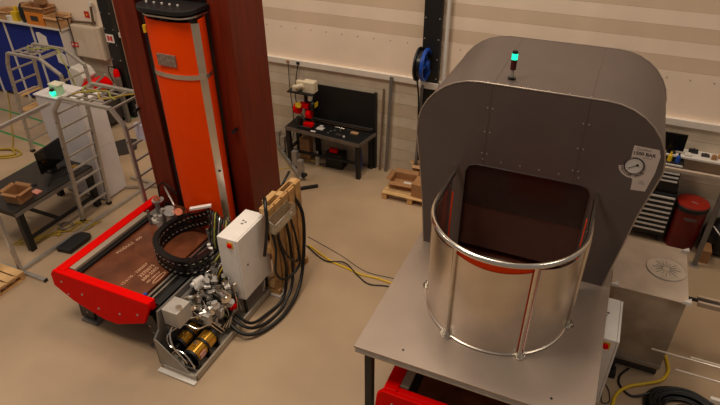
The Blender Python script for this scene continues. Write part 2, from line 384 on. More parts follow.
# energy chain
ch = thing('cable_chain', 'black plastic cable drag chain curled on the brown worktop', 'cable chain', (-5.2, 5.2, .9))
path = [(-5.06, 5.61), (-5.24, 5.61), (-5.44, 5.62), (-5.58, 5.51), (-5.635, 5.27), (-5.58, 5.0), (-5.38, 4.79), (-5.10, 4.69), (-4.87, 4.69), (-4.71, 4.80), (-4.66, 5.0), (-4.66, 5.08)]
def resample(P, step):
    # catmull-rom, then even steps
    Q = []
    V = [Vector(p) for p in P]; k = len(V)
    for i in range(k-1):
        a, b_, c_, d = V[max(i-1, 0)], V[i], V[i+1], V[min(i+2, k-1)]
        for j in range(12):
            u = j/12; Q.append(.5*((2*b_)+(c_-a)*u+(2*a-5*b_+4*c_-d)*u*u+(3*b_-a-3*c_+d)*u**3))
    Q.append(V[-1]); out = [Q[0]]; acc = 0
    for p, q in zip(Q[:-1], Q[1:]):
        L = (q-p).length; s_ = step-acc
        while s_ <= L: out.append(p+(q-p)*(s_/L)); s_ += step
        acc = (acc+L) % step
    return out
Q = resample(path, .088)
ZT, ZB = 1.165, .918
def lift(i): return .24*max(0, 1-i/6)**1.3
for i in range(len(Q)-1):
    p, q = Q[i], Q[i+1]; d = (q-p).normalized(); n = Vector((-d.y, d.x)); e = p+d*.089; mid = (p+e)/2
    la, lb = lift(i), lift(i+1); lm = (la+lb)/2
    P3 = lambda v, z: (v.x, v.y, z)
    mb = MB().beam(P3(p, ZT+la), P3(e, ZT+lb), .085, .03).beam(P3(p, ZB+la), P3(e, ZB+lb), .085, .03)      # side plates of the chain, lying flat
    for off in (-.036, .036):
        a = p+n*off; b2 = e+n*off
        mb.beam(P3(a+d*.008, ZB+la), P3(a+d*.008, ZT+la), .012, .022, up=(d.x, d.y, 0))
        for z in (ZB+.075, ZB+.155): mb.beam(P3(a, z+la), P3(b2, z+lb), .012, .026)
    part('link', mb, BLACKSH, ch)
    for off in (-.043, .043):
        for z in (ZB+.05, ZB+.20):
            g = mid+n*off
            part('crossbar_clip', MB().beam(P3(g-d*.02, z+lm), P3(g+d*.02, z+lm), .006, .014), ALU, ch)
part('inner_hose', MB().tube([(p.x, p.y, 1.09+lift(i)) for i, p in enumerate(Q)], .022), RUBBER, ch)
part('inner_hose', MB().tube([(p.x, p.y, .99+lift(i)) for i, p in enumerate(Q)], .022), DGREY, ch)

# valve arm assembly on table near column
v = thing('valve_assembly', 'silver valve and fitting assembly at the foot of the orange column', 'valves', (-5.95, 5.85, .9))
part('body', MB().cyl((-5.80, 5.60, .90), (-5.80, 5.60, 1.16), .09, 18).cyl((-5.80, 5.60, 1.16), (-5.80, 5.60, 1.24), .11, 18, .06), CAST, v)
part('body', MB().cyl((-6.05, 5.80, .90), (-6.05, 5.80, 1.05), .07, 16).box(-6.12, -5.9, 5.7, 5.86, .92, 1.0), CAST, v)
part('copper_cap', MB().cyl((-5.66, 5.60, 1.16), (-5.60, 5.56, 1.25), .06, 14), mat('copper', (216, 128, 96), .3, metal=.8), v)
part('copper_cap', MB().cyl((-6.38, 5.90, 1.05), (-6.33, 5.88, 1.12), .05, 14), MATS['copper'], v)
part('flange', MB().cyl((-6.36, 5.92, .945), (-6.36, 5.92, 1.06), .10, 18), CAST, v)
part('red_bowl', MB().lathe([(.07, .946), (.1, .99), (.095, 1.05)], (-6.33, 5.88), 18), REDD, v)
part('lever', MB().cyl((-6.28, 6.05, 1.25), (-5.72, 5.62, 1.30), .016, 8), CAST, v)
part('white_block', MB().box(-6.20, -6.02, 5.50, 5.62, .90, .97), WHITEP, v, .01, label='white plastic block')
part('block', MB().box(-6.3, -6.12, 5.60, 5.78, .946, 1.0), GREYM, v, .006)
part('elbow', MB().tube([(-5.9, 5.55, .93), (-5.84, 5.60, 1.02), (-5.74, 5.58, 1.0), (-5.66, 5.6, .92)], .025), CAST, v)
for k in range(16):
    a = rnd.uniform(-6.2, -5.62); q = rnd.uniform(5.45, 5.80)
    part('fitting', MB().cyl((a, q, .90), (a+rnd.uniform(-.03, .03), q, rnd.uniform(1.0, 1.2)), rnd.uniform(.02, .04), 10), CAST if k % 2 else GREYM, v)
part('wire', MB().tube([(-5.64, 5.6, 1.12), (-5.5, 5.62, 1.3), (-5.42, 5.6, 1.1), (-5.4, 5.62, .93)], .008), RUBBER, v)
part('bundle', MB().tube([(-6.36, 5.98, 1.0), (-6.42, 6.05, 1.2), (-6.30, 6.08, 1.3), (-6.05, 6.06, 1.15)], .014), RUBBER, v)

# manifold at the chain's far end
v = thing('hose_manifold', 'cluster of black hoses and silver couplings at the far end of the drag chain', 'manifold', (-4.75, 5.6, .9))
part('plate', MB().box(-5.02, -4.66, 5.42, 5.66, .905, .93), GREYM, v)
part('bar', MB().beam((-5.30, 5.50, 1.42), (-5.02, 5.66, 1.46), .06, .03), CABW, v, label='pale flat bar')
part('bar_post', MB().cyl((-5.08, 5.63, .93), (-5.08, 5.63, 1.44), .014, 8), STEEL, v)
for k in range(16):
    x = -5.0+rnd.uniform(0, .32); y = 5.44+rnd.uniform(0, .2); z = rnd.uniform(1.1, 1.4)
    part('coupling', MB().cyl((x, y, .93), (x+rnd.uniform(-.03, .03), y, z), .022, 10).cyl((x, y, z-.1), (x, y, z-.05), .032, 6), (STEEL, BLACKSH, GREYM)[k % 3], v)
for k in range(9):
    x = -5.0+k*.035
    part('hose', MB().tube([(x, 5.62, 1.2), (x+.04, 5.58, 1.45-.02*k), (x+.10, 5.46, 1.4-.02*k), (x+.12, 5.36, 1.1), (x+.13, 5.34, .95)], .011), [RUBBER, DGREY, OLIVE, RUBBER, STEELB][k % 5], v)
part('white_fitting', MB().cyl((-4.83, 5.26, .905), (-4.83, 5.26, .99), .035, 12).cyl((-4.90, 5.32, .905), (-4.90, 5.32, 1.0), .03, 12), SIGNW, v)

# ------------------------------------------------------------------ hydraulic skid
s = thing('hydraulic_skid', 'floor tray skid with grey back plate carrying pumps and valves, front', 'skid', (-4.42, 4.8, 0))
s['label'] = 'grey floor tray with upright back plate that carries the pumps and valves'
part('tray', MB().box(-4.68, -4.14, 3.79, 5.85, .03, .06).box(-4.16, -4.13, 3.77, 5.85, .02, .12).box(-4.68, -4.13, 3.76, 3.79, .02, .10), mat('pale tray', (176, 164, 148), .45, metal=.3, var=.05), s, .003)
part('back_plate', MB().prism([(3.78, .06), (3.78, .53), (3.90, .62), (3.95, .90), (5.85, .90), (5.85, .06)], 'x', -4.76, -4.73), GREYM, s, .003)
part('front_gusset', MB().prism([(-4.73, .04), (-4.17, .04), (-4.70, .54), (-4.73, .54)], 'y', 3.775, 3.79), mat('grey plate', (160, 152, 142), .4, metal=.4, var=.04), s)
for (y, x) in ((3.70, -4.6), ):
    part('foot_bar', MB().box(-4.74, -4.12, 3.69, 3.76, 0, .03), WHITEP, s, .003)
part('foot_plate', MB().box(-4.12, -3.94, 5.62, 5.80, 0, .03), WHITEP, s, .003)
part('foot_plate', MB().box(-4.9, -4.76, 5.4, 5.6, 0, .03), WHITEP, s, .003)
# pumps
for (nm, y, x, z, r, L, lab) in (('p', 3.92, -4.30, .24, .115, .44, 'gold finned booster pump with black clamps at the front end of the skid'),
                                 ('q', 4.02, -4.56, .30, .09, .36, 'smaller gold pump behind the front pump on the skid')):
    p = thing('booster_pump', lab, 'pump', (x, y+L/2, .06))
    part('barrel', MB().cyl((x, y, z), (x, y+L, z), r, 22), GOLD, p)
    for k in range(9):
        a = math.radians(20+k*20)
        part('fin', MB().beam((x+math.cos(a)*r*1.02, y+.02, z+math.sin(a)*r*1.02), (x+math.cos(a)*r*1.02, y+L-.02, z+math.sin(a)*r*1.02), .010, .014), GOLD, p)
    for yy in (y-.02, y+L*.5, y+L-.02):
        part('clamp', MB().box(x-r-.015, x+r+.015, yy, yy+.035, .06, z+.03).cyl((x, yy, z), (x, yy+.035, z), r+.022, 18), BLACK, p)
    part('end_cap', MB().cyl((x, y-.09, z), (x, y-.02, z), r*.5, 12).cyl((x, y-.02, z), (x, y, z), r*.8, 16), BLACKSH, p)
    part('port', MB().cyl((x, y+L*.3, z+r), (x, y+L*.3, z+r+.06), .025, 10), STEEL, p)
    if nm == 'p': part('rating_plate', MB().box(x+r+.004, x+r+.014, y+.05, y+.16, z-.02, z+.07), mat('pink print', (220, 160, 150), .5), p)
part('bent_pipe', MB().tube([(-4.24, 3.86, .10), (-4.20, 3.84, .20), (-4.34, 3.86, .36), (-4.58, 3.87, .40), (-4.64, 3.94, .52), (-4.54, 4.15, .56), (-4.36, 4.2, .5), (-4.30, 4.40, .45)], .012), STEEL, s)
part('bent_pipe', MB().tube([(-4.30, 3.85, .14), (-4.33, 3.83, .28), (-4.50, 3.84, .48), (-4.60, 4.0, .62), (-4.48, 4.3, .58), (-4.36, 4.42, .45), (-4.25, 4.55, .3)], .012), STEEL, s)
part('bent_pipe', MB().tube([(-4.6, 3.85, .1), (-4.5, 3.83, .2), (-4.35, 3.83, .14), (-4.22, 3.84, .16)], .010), STEELB, s)
jb = thing('valve_box', 'pale grey cast box with round cap at the front of the skid', 'box', (-4.57, 4.12, .86))
part('bracket', MB().box(-4.73, -4.66, 4.0, 4.25, .5, .6), GREYM, jb)
part('housing', MB().box(-4.72, -4.46, 4.0, 4.28, .64, .91), mat('pale cast', (190, 182, 172), .45, metal=.2), jb, .012)
part('cap', MB().cyl((-4.50, 4.10, .91), (-4.50, 4.10, .95), .04, 14), STEEL, jb)
# valve blocks along the plate
vb = thing('valve_bank', 'dense bank of silver valves and couplings in the middle of the skid', 'valves', (-4.45, 4.7, .06))
part('mount', MB().box(-4.73, -4.3, 4.35, 5.0, .42, .46).box(-4.72, -4.66, 4.3, 5.2, .06, .8), GREYM, vb)
part('big_filter', MB().cyl((-4.42, 4.78, .68), (-4.20, 4.70, .70), .075, 18).cyl((-4.20, 4.70, .70), (-4.16, 4.685, .70), .05, 14), STEEL, vb)
part('accumulator', MB().cyl((-4.66, 4.62, .88), (-4.62, 4.76, .88), .05, 16).cyl((-4.66, 4.56, .88), (-4.66, 4.62, .88), .03, 12), mat('white enamel', (220, 212, 204), .35), vb)
part('rod_pair', MB().cyl((-4.64, 4.84, .89), (-4.60, 4.98, .89), .014, 8).cyl((-4.58, 4.82, .85), (-4.54, 4.96, .85), .014, 8).cyl((-4.62, 4.84, .82), (-4.58, 4.98, .82), .014, 8), STEEL, vb)
part('red_handwheel', MB().cyl((-4.30, 4.86, .38), (-4.22, 4.84, .40), .06, 16).cyl((-4.22, 4.84, .40), (-4.19, 4.83, .40), .03, 10), RED, vb, label='red round handwheel')
for k in range(80):
    x = rnd.uniform(-4.68, -4.22); y = rnd.uniform(4.36, 5.0); z = rnd.uniform(.5, .86) if x < -4.4 else rnd.uniform(.3, .72)
    mt = (CAST, STEEL, CAST, BLACKSH, GREYM, CAST, STEELB)[k % 7]; dx, dy, dz = rnd.uniform(-.07, .07), rnd.uniform(-.07, .07), rnd.uniform(-.02, .08)
    r = rnd.uniform(.020, .050); mb = MB().cyl((x, y, z), (x+dx, y+dy, z+dz), r, 10)
    mb.cyl((x-dx*.2, y-dy*.2, z-dz*.2), (x+dx*.2, y+dy*.2, z+dz*.2), r*1.35, 6)
    part('coupling', mb, mt, vb)
for k in range(6):
    x = rnd.uniform(-4.62, -4.30); y = 4.34+k*.1
    part('valve_block', MB().box(x, x+.10, y, y+.08, .46, .46+rnd.uniform(.08, .2)), (CAST, GREYM, CAST)[k % 3], vb, .004)
for k in range(10):
    y = 4.4+k*.055; z = rnd.uniform(.4, .7)
    part('pipe', MB().tube([(-4.68, y, z), (-4.5, y+rnd.uniform(-.1, .1), z+.08), (-4.3, y+rnd.uniform(-.1, .15), z-.05), (-4.2, y+rnd.uniform(0, .2), .22)], .009, 6), (STEEL, STEEL, RUBBER, OLIVE)[k % 4], vb)
for k in range(7):
    y = 4.86+k*.02
    part('pipe', MB().tube([(-4.30+k*.018, 4.55+k*.02, .16), (-4.22+k*.01, 4.75, .30+.02*k), (-4.24, 4.95, .26), (-4.34, 5.1, .30)], .009, 6), STEEL if k % 2 else GREYM, vb)
for k in range(8):
    x = -4.70+k*.035
    part('hose', MB().tube([(x, 4.92+.01*k, .60), (x+.02, 5.02, .9-.03*k), (x+.03, 5.25, 1.0-.03*k), (x-.02, 5.6, .94), (x-.05, 5.86, .98)], .012 if k % 2 else .009, 6), (RUBBER, OLIVE, RUBBER, STEELB, YEL, RUBBER, DGREY, RUBBER)[k], vb)
for k in range(5):
    part('hose', MB().tube([(-4.45+k*.03, 4.9, .62), (-4.42+k*.02, 4.97, .8), (-4.46+k*.01, 4.975, .6), (-4.36+k*.01, 4.97, .3), (-4.30, 4.95, .12)], .011, 6), (RUBBER, OLIVE, DGREY, RUBBER, STEELB)[k], vb)

# cabinets
def cabinet(dx, dy, dz, label, keyhole=True):
    x0, x1, y0, y1, z0, z1 = -4.47+dx, -4.13+dx, 5.03+dy, 5.76+dy, .40+dz, 1.48+dz
    t = thing('control_cabinet', label, 'cabinet', ((x0+x1)/2, (y0+y1)/2, 0))
    part('housing', MB().box(x0, x1-.03, y0, y1, z0, z1), CABW, t, .006)
    d = part('door', MB().box(x1-.026, x1, y0+.003, y1-.003, z0+.003, z1-.003), CABW, t, .005)
    part('lock', MB().cyl((x1, y0+.16, (z0+z1)/2+.02), (x1+.006, y0+.16, (z0+z1)/2+.02), .016, 12), BLACKSH, d)
    part('stop_button', MB().cyl((x1-.13, y0-.03, z1-.10), (x1-.13, y0, z1-.10), .035, 16), RED, t, label='red mushroom stop button')
    part('button_plate', MB().box(x1-.18, x1-.08, y0-.006, y0, z1-.15, z1-.05), YEL, t, label='yellow plate behind the stop button')
    part('vent_print', MB().box(x0+.12, x0+.15, y0+.45, y0+.48, z1, z1+.002).box(x0+.17, x0+.2, y0+.43, y0+.46, z1, z1+.002).box(x0+.14, x0+.18, y0+.38, y0+.41, z1, z1+.002), INKG, t)
    part('stand', MB().box(x0+.03, x0+.07, y0+.05, y0+.09, .03, z0).box(x1-.1, x1-.06, y0+.05, y0+.09, .03, z0).box(x0+.03, x0+.07, y1-.09, y1-.05, .03, z0).box(x1-.1, x1-.06, y1-.09, y1-.05, .03, z0), DGREY, t)
    return t
cabinet(0, 0, 0, 'light grey control cabinet on the skid with red stop button, beside the upright pallet')
cabinet(4.92, .29, -.125, 'light grey control cabinet squeezed between the platform edge and the steel box')
solo('loose_wire', MB().tube([(-4.20, 5.55, .45), (-4.18, 5.6, .30), (-4.16, 5.52, .18), (-4.2, 5.62, .08), (-4.18, 5.7, .07)], .007), WHITEP, 'thin white wire hanging below the control cabinet on the skid', 'wire')

# upright pallet with tray
p = thing('pallet', 'used pine pallet standing on its edge behind the control cabinet', 'pallet', (-4.05, 6.15, 0))
ya, yb2 = 5.66, 6.60
for k in range(5):
    y = ya+k*.195
    part('slat', MB().box(-4.03, -4.0, y, y+.155, .12, 1.64-rnd.uniform(0, .02)), WOOD, p, .003)
for z in (.14, .84, 1.54):
    part('cross_board', MB().box(-4.055, -4.03, ya, yb2, z, z+.10), WOOD, p)
    for y in (ya, (ya+yb2)/2-.06, yb2-.12):
        part('block', MB().box(-4.135, -4.055, y, y+.12, z, z+.10), WOODL, p, .003)
    part('bottom_board', MB().box(-4.157, -4.135, ya, yb2, z, z+.10), WOOD, p)
part('foot_skid', MB().box(-4.2, -3.96, ya, ya+.08, 0, .12), WOOD, p); part('foot_skid', MB().box(-4.2, -3.96, yb2-.08, yb2, 0, .12), WOOD, p)
tr_ = thing('acrylic_tray', 'clear acrylic tray fixed to the face of the upright pallet', 'tray', (-3.93, 5.95, 1.3))
part('tray_box', MB().box(-3.998, -3.985, 5.58, 6.18, 1.30, 1.52).box(-3.985, -3.86, 5.58, 6.18, 1.30, 1.312).box(-3.872, -3.86, 5.58, 6.18, 1.312, 1.45).box(-3.985, -3.872, 5.58, 5.592, 1.312, 1.48).box(-3.985, -3.872, 6.168, 6.18, 1.312, 1.48), PLASTC, tr_)
part('rim', MB().tube([(-3.866, 5.586, 1.455), (-3.866, 6.174, 1.455)], .007, 6, 1).tube([(-3.866, 5.586, 1.455), (-3.99, 5.586, 1.52)], .007, 6, 1), ALU, tr_)
part('clip', MB().box(-3.90, -3.87, 6.04, 6.1, 1.33, 1.38), WHITEP, tr_)
solo('leaning_bar', MB().tube([(-4.17, 6.30, 1.62), (-4.20, 6.62, 1.72)], .02, 8, 1), BLACK, 'short black bar lying across the top of the upright pallet', 'bar')
solo('wood_offcut', MB().box(-4.30, -4.17, 5.95, 6.25, 1.42, 1.56).box(-4.26, -4.2, 5.98, 6.02, 0, 1.42).box(-4.26, -4.2, 6.18, 6.22, 0, 1.42), WOODL, 'pale wood trestle piece standing behind the upright pallet', 'wood piece')
# big hoses
hoses = [
    ([(-4.32, 4.72, .24), (-4.0, 4.66, .12), (-3.80, 4.86, .05), (-3.68, 5.3, .05), (-3.72, 5.85, .12), (-3.82, 6.25, .55), (-3.90, 6.42, 1.15), (-4.08, 6.40, 1.50)], .028, 'thick black hose, outermost loop from the skid up to the pallet'),
    ([(-4.34, 4.78, .30), (-4.0, 4.76, .16), (-3.86, 4.98, .05), (-3.78, 5.4, .05), (-3.80, 5.8, .25), (-3.90, 6.0, .8), (-3.96, 6.02, 1.26)], .024, 'black hose, second loop from the skid to the acrylic tray'),
    ([(-4.34, 4.85, .36), (-4.02, 4.88, .12), (-3.92, 5.2, .05), (-3.86, 5.6, .08), (-3.90, 5.82, .5), (-3.95, 5.78, 1.0), (-3.97, 5.80, 1.28)], .024, 'black hose, innermost loop from the skid to the acrylic tray'),
    ([(-3.93, 5.70, 1.29), (-3.86, 5.74, .9), (-3.82, 5.95, .55), (-3.86, 6.15, .5), (-3.92, 6.2, .85), (-3.95, 6.12, 1.28)], .02, 'black hose hanging in a U below the acrylic tray'),
    ([(-4.06, 5.52, .9), (-3.98, 5.55, 1.4), (-4.0, 5.60, 1.68), (-4.12, 5.78, 1.74), (-4.2, 5.84, 1.4), (-4.18, 5.84, .8)], .026, 'dark hose arching over the near corner of the upright pallet'),
    ([(-3.95, 5.62, 1.30), (-3.90, 5.6, 1.0), (-3.92, 5.56, .6), (-3.86, 5.66, .4), (-3.80, 5.9, .38), (-3.78, 6.05, .5), (-3.84, 6.1, .7)], .02, 'black hose looping in front of the pallet foot'),
]
for pts, r, lab in hoses:
    solo('hydraulic_hose', MB().tube(pts, r, 10, 8), RUBBER, lab, 'hose', 'black hoses between skid and pallet')

# cables on open floor
solo('floor_cable', MB().tube([(-4.16, 6.99, .012), (-3.62, 6.76, .012), (-3.3, 6.70, .012), (-3.02, 6.645, .012), (-2.7, 6.66, .012), (-2.3, 6.63, .012), (-1.6, 6.6, .012)], .017), YEL, 'yellow cable running across the floor towards the grey hood', 'cable')
solo('floor_cable', MB().tube([(-4.2, 6.97, .015), (-3.72, 6.73, .012), (-3.36, 6.77, .05), (-3.04, 6.60, .012), (-2.78, 6.48, .012), (-2.4, 6.56, .012), (-1.6, 6.5, .012)], .012), RUBBER, 'black cable winding beside the yellow cable on the open floor', 'cable')
solo('floor_cable', MB().tube([(-4.30, 7.215, .006), (-3.55, 6.98, .006), (-2.96, 6.75, .006), (-2.4, 6.77, .006), (-1.6, 6.7, .006)], .006), DGREY, 'thin grey wire on the open floor behind the yellow cable', 'wire')

# ================================================================== PLATFORM + HOOD + GUARD
ZP = 1.45
pf = thing('platform', 'large aluminium sheet platform on black legs under the steel guard', 'platform', (-.65, 5.4, 0))
part('deck', MB().box(-1.90, .61, 4.0, 7.9, ZP-.03, ZP), PLAT, pf, .003)
part('edge_profile', MB().box(-1.885, .60, 4.005, 4.03, ZP-.055, ZP-.03).box(-1.885, .60, 3.995, 4.03, ZP-.085, ZP-.057), ALU, pf)
part('edge_profile', MB().box(.57, .60, 4.03, 7.88, ZP-.085, ZP-.032).box(-1.885, -1.86, 4.03, 7.88, ZP-.085, ZP-.032), ALU, pf)
for x in (-1.80, .42):
    for y in (4.06, 7.7):
        lg = part('leg', MB().box(x, x+.09, y, y+.09, .015, ZP-.03), BLACK, pf, .004)
        part('foot', MB().box(x-.02, x+.11, y-.02, y+.11, 0, .015), DGREY, lg)
part('deck_screw', MB().cyl((-1.38, 4.16, ZP), (-1.38, 4.16, ZP+.004), .013, 10), BLACKSH, pf)
part('deck_screw', MB().cyl((.2, 4.16, ZP), (.2, 4.16, ZP+.004), .013, 10), BLACKSH, pf)

hd = thing('machine_hood', 'large grey sheet steel hood with rounded top standing on the platform', 'hood', (-.64, 7.0, ZP))
YF, YBK = 6.12, 7.86
def hood_outline(off=0):
    P = [(-1.81, ZP)]
    L = [(-1.86, 2.1), (-1.93, 2.7), (-1.985, 3.08)]
    P += L
    for i in range(1, 9):      # left corner
        a = math.radians(180-i*90/8); P.append((-1.29+.70*math.cos(a), 3.14+.70*math.sin(a)))
    for i in range(0, 9):
        a = math.radians(90-i*90/8); P.append((.06+.71*math.cos(a), 3.13+.71*math.sin(a)))
    P += [(.735, 2.95), (.655, 2.55), (.60, 2.1), (.515, ZP)]
    return P
HO = hood_outline()
cxm = -.64
skin = MB()
n = len(HO)
def inset(P, t): return [(p[0]+(t if p[0] < cxm else -t)*(1 if p[1] < 3.3 else .7), p[1]-(t if p[1] > 3.2 else 0)) for p in P]
HI = inset(HO, .02)
vs = [(x, y, z) for y in (YF, YBK) for x, z in HO]+[(x, y, z) for y in (YF, YBK) for x, z in HI]
fs = [(i, i+1, n+i+1, n+i) for i in range(n-1)]+[(2*n+i, 3*n+i, 3*n+i+1, 2*n+i+1) for i in range(n-1)]
fs += [(i, 2*n+i, 2*n+i+1, i+1) for i in range(n-1)]+[(n+i, n+i+1, 3*n+i+1, 3*n+i) for i in range(n-1)]
skin.add(vs, fs, True)
part('roof_skin', skin, HOOD, hd)
# front plate with an opening: build as a left, right, top plate
OX0, OX1, OZ = -1.335, .125, 2.80
def clip(P, f): return P
def lerp_x(P, z, left):
    side = P[:5] if left else P[-5:]
    pts = sorted([(q[1], q[0]) for q in side])
    for (za, xa_), (zb, xb_) in zip(pts[:-1], pts[1:]):
        if za <= z <= zb: return xa_+(xb_-xa_)*(z-za)/(zb-za)
    return pts[-1][1]
hg = []
lp = [(x, z) for x, z in HO if x < OX0 and z < OZ]
front = MB()
xl = lerp_x(HO, OZ, True); xr = lerp_x(HO, OZ, False)
front.prism([(OX0, ZP)]+lp+[(xl, OZ), (OX0, OZ)], 'y', YF-.012, YF)
rp = [(x, z) for x, z in HO if x > OX1 and z < OZ]
front.prism([(OX1, OZ), (xr, OZ)]+rp+[(OX1, ZP)], 'y', YF-.012, YF)
tp = [(x, z) for x, z in HO if z >= OZ]
front.prism([(xl, OZ)]+tp+[(xr, OZ)], 'y', YF-.012, YF)
for sx, cx, a0 in ((1, OX0, 90), (-1, OX1, 90)):      # rounded upper corners of the opening
    r = .12; A = [(cx, OZ), (cx+sx*r, OZ)]+[(cx+sx*r-sx*r*math.sin(math.radians(t)), OZ-r+r*math.cos(math.radians(t))) for t in range(15, 91, 15)]
    front.prism(A, 'y', YF-.012, YF)
part('front_plate', front, HOOD, hd)
part('edge_strip', MB().tube([(x, YF-.010, z) for x, z in HO], .009, 6, 1), mat('bright edge', (176, 160, 146), .35, metal=.6), hd)
part('edge_strip', MB().tube([(x, YBK, z) for x, z in HO], .009, 6, 1), MATS['bright edge'], hd)
part('back_plate', MB().prism(HO, 'y', YBK-.012, YBK-.002), HOOD, hd)
part('opening_seal', MB().tube([(OX0, YF-.012, ZP+.01), (OX0, YF-.012, OZ-.12), (OX0+.035, YF-.012, OZ-.035), (OX0+.12, YF-.012, OZ), (OX1-.12, YF-.012, OZ), (OX1-.035, YF-.012, OZ-.035), (OX1, YF-.012, OZ-.12), (OX1, YF-.012, ZP+.01)], .007, 6, 1), SEAM, hd)
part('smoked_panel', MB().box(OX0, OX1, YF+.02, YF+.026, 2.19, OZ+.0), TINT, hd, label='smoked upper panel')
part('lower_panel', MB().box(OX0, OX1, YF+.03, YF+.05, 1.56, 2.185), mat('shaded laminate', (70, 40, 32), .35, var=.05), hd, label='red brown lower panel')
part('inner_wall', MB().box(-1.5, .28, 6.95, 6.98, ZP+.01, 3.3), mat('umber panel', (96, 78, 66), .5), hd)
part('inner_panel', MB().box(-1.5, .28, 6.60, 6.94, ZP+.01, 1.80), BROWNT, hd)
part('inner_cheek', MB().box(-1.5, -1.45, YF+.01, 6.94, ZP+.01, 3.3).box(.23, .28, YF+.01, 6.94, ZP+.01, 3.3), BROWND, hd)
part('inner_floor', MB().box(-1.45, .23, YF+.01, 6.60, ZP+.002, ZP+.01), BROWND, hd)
for x in (-1.13, -.09):     # seams with screws across the roof and down the plate
    part('seam', MB().box(x-.0025, x+.0025, YF-.0135, YF-.0115, 2.82, 3.83), SEAM, hd)
    part('seam', MB().box(x-.0025, x+.0025, YF, YBK, 3.838, 3.8415), SEAM, hd)
    for z in (3.55, 3.25, 2.97):
        for d in (-.03, .03): part('screw', MB().cyl((x+d, YF-.012, z), (x+d, YF-.018, z), .009, 8), ALU, hd)
for k in range(6):
    part('screw', MB().cyl((-1.14+k*.22, YF-.012, 2.89), (-1.14+k*.22, YF-.018, 2.89), .009, 8), ALU, hd)
    part('screw', MB().cyl((-1.2+k*.22, YF+.03, 3.84), (-1.2+k*.22, YF+.03, 3.846), .009, 8), ALU, hd)
for z in (2.2, 2.5, 1.9): part('screw', MB().cyl((.19, YF-.012, z), (.19, YF-.018, z), .009, 8), ALU, hd)
# sticker + gauge
st = part('sticker', MB().prism([(.425, 3.40), (.672, 3.395), (.70, 3.32), (.695, 3.12), (.655, 2.88), (.51, 2.87), (.50, 3.0), (.43, 3.05)], 'y', YF-.0145, YF-.0121), mat('sticker paper', (206, 188, 176), .5, var=.02), hd)
cxg, czg, rg = .478, 3.165, .098
ring = [(cxg+(rg+.055)*math.cos(math.radians(a)), czg+(rg+.055)*math.sin(math.radians(a))) for a in range(190, 331, 10)]+[(cxg+(rg-.01)*math.cos(math.radians(a)), czg+(rg-.01)*math.sin(math.radians(a))) for a in range(330, 189, -10)]
part('sticker_arc', MB().prism(ring, 'y', YF-.0143, YF-.0121), MATS['sticker paper'], hd)
def fr(x, z, ang=0): return frame((x, YF-.0149, z), (math.cos(ang), 0, math.sin(ang)), (-math.sin(ang), 0, math.cos(ang)))
lettering('Quintus', .045, fr(.455, 3.355), hd, INKG, ext=.0004)
lettering('1500 BAR', .054, fr(.432, 3.30), hd, INK, ext=.0004, bold=.0015)
lettering('22 000 psi', .022, fr(.54, 3.27), hd, INKG, ext=.0003)
lettering('1500\n9-2005', .026, fr(.56, 2.985), hd, INKG, ext=.0003)
s_ = 'PRESSURE GAUGE'
for i, chh in enumerate(s_):
    if chh == ' ': continue
    a = math.radians(197+i*(326-197)/(len(s_)-1)); R_ = rg+.036
    lettering(chh, .032, fr(cxg+R_*math.cos(a)-.008*math.cos(a+math.pi/2), czg+R_*math.sin(a)-.008*math.sin(a+math.pi/2), a+math.pi/2), hd, INK, ext=.0004, bold=.0006)
ga = thing('pressure_gauge', 'round white dial pressure gauge on the hood sticker', 'gauge', (cxg, YF-.03, czg))
part('case', MB().cyl((cxg, YF-.0125, czg), (cxg, YF-.022, czg), rg, 32), BLACKSH, ga)
part('dial', MB().cyl((cxg, YF-.022, czg), (cxg, YF-.024, czg), rg*.9, 32), mat('dial paper', (214, 206, 196), .5), ga)
part('bezel', MB().tube([(cxg+rg*math.cos(q/24*6.2832), YF-.022, czg+rg*math.sin(q/24*6.2832)) for q in range(24)], .007, 6, 1, closed=True), DGREY, ga)
part('needle', MB().beam((cxg-.055, YF-.027, czg-.035), (cxg+.035, YF-.027, czg+.022), .006, .003).cyl((cxg+.03, YF-.024, czg+.018), (cxg+.03, YF-.03, czg+.018), .013, 12), INK, ga)
ticks = MB()
for k in range(13):
    a = math.radians(225-k*270/12); c1, s1 = math.cos(a), math.sin(a)
    ticks.beam((cxg+c1*rg*.72, YF-.025, czg+s1*rg*.72), (cxg+c1*rg*.84, YF-.025, czg+s1*rg*.84), .004, .002)
part('scale_marks', ticks, INK, ga)

# signal tower
lt = thing('signal_tower', 'small signal tower with lit green lamp over unlit red lamp on the hood roof', 'signal light', (-.975, 6.335, 3.843))
lx, ly, lz = -.975, 6.335, 3.843
part('base', MB().cyl((lx, ly, lz), (lx, ly, lz+.02), .045, 18), BLACKSH, lt)
part('stem', MB().cyl((lx, ly, lz+.02), (lx, ly, lz+.11), .018, 12), ALU, lt)
part('red_lamp', MB().cyl((lx, ly, lz+.11), (lx, ly, lz+.225), .033, 20), mat('dark red lens', (70, 8, 10), .2), lt)
part('green_lamp', MB().cyl((lx, ly, lz+.225), (lx, ly, lz+.295), .033, 20), TEAL, lt)
part('cap', MB().cyl((lx, ly, lz+.295), (lx, ly, lz+.325), .035, 20, .025), BLACKSH, lt)

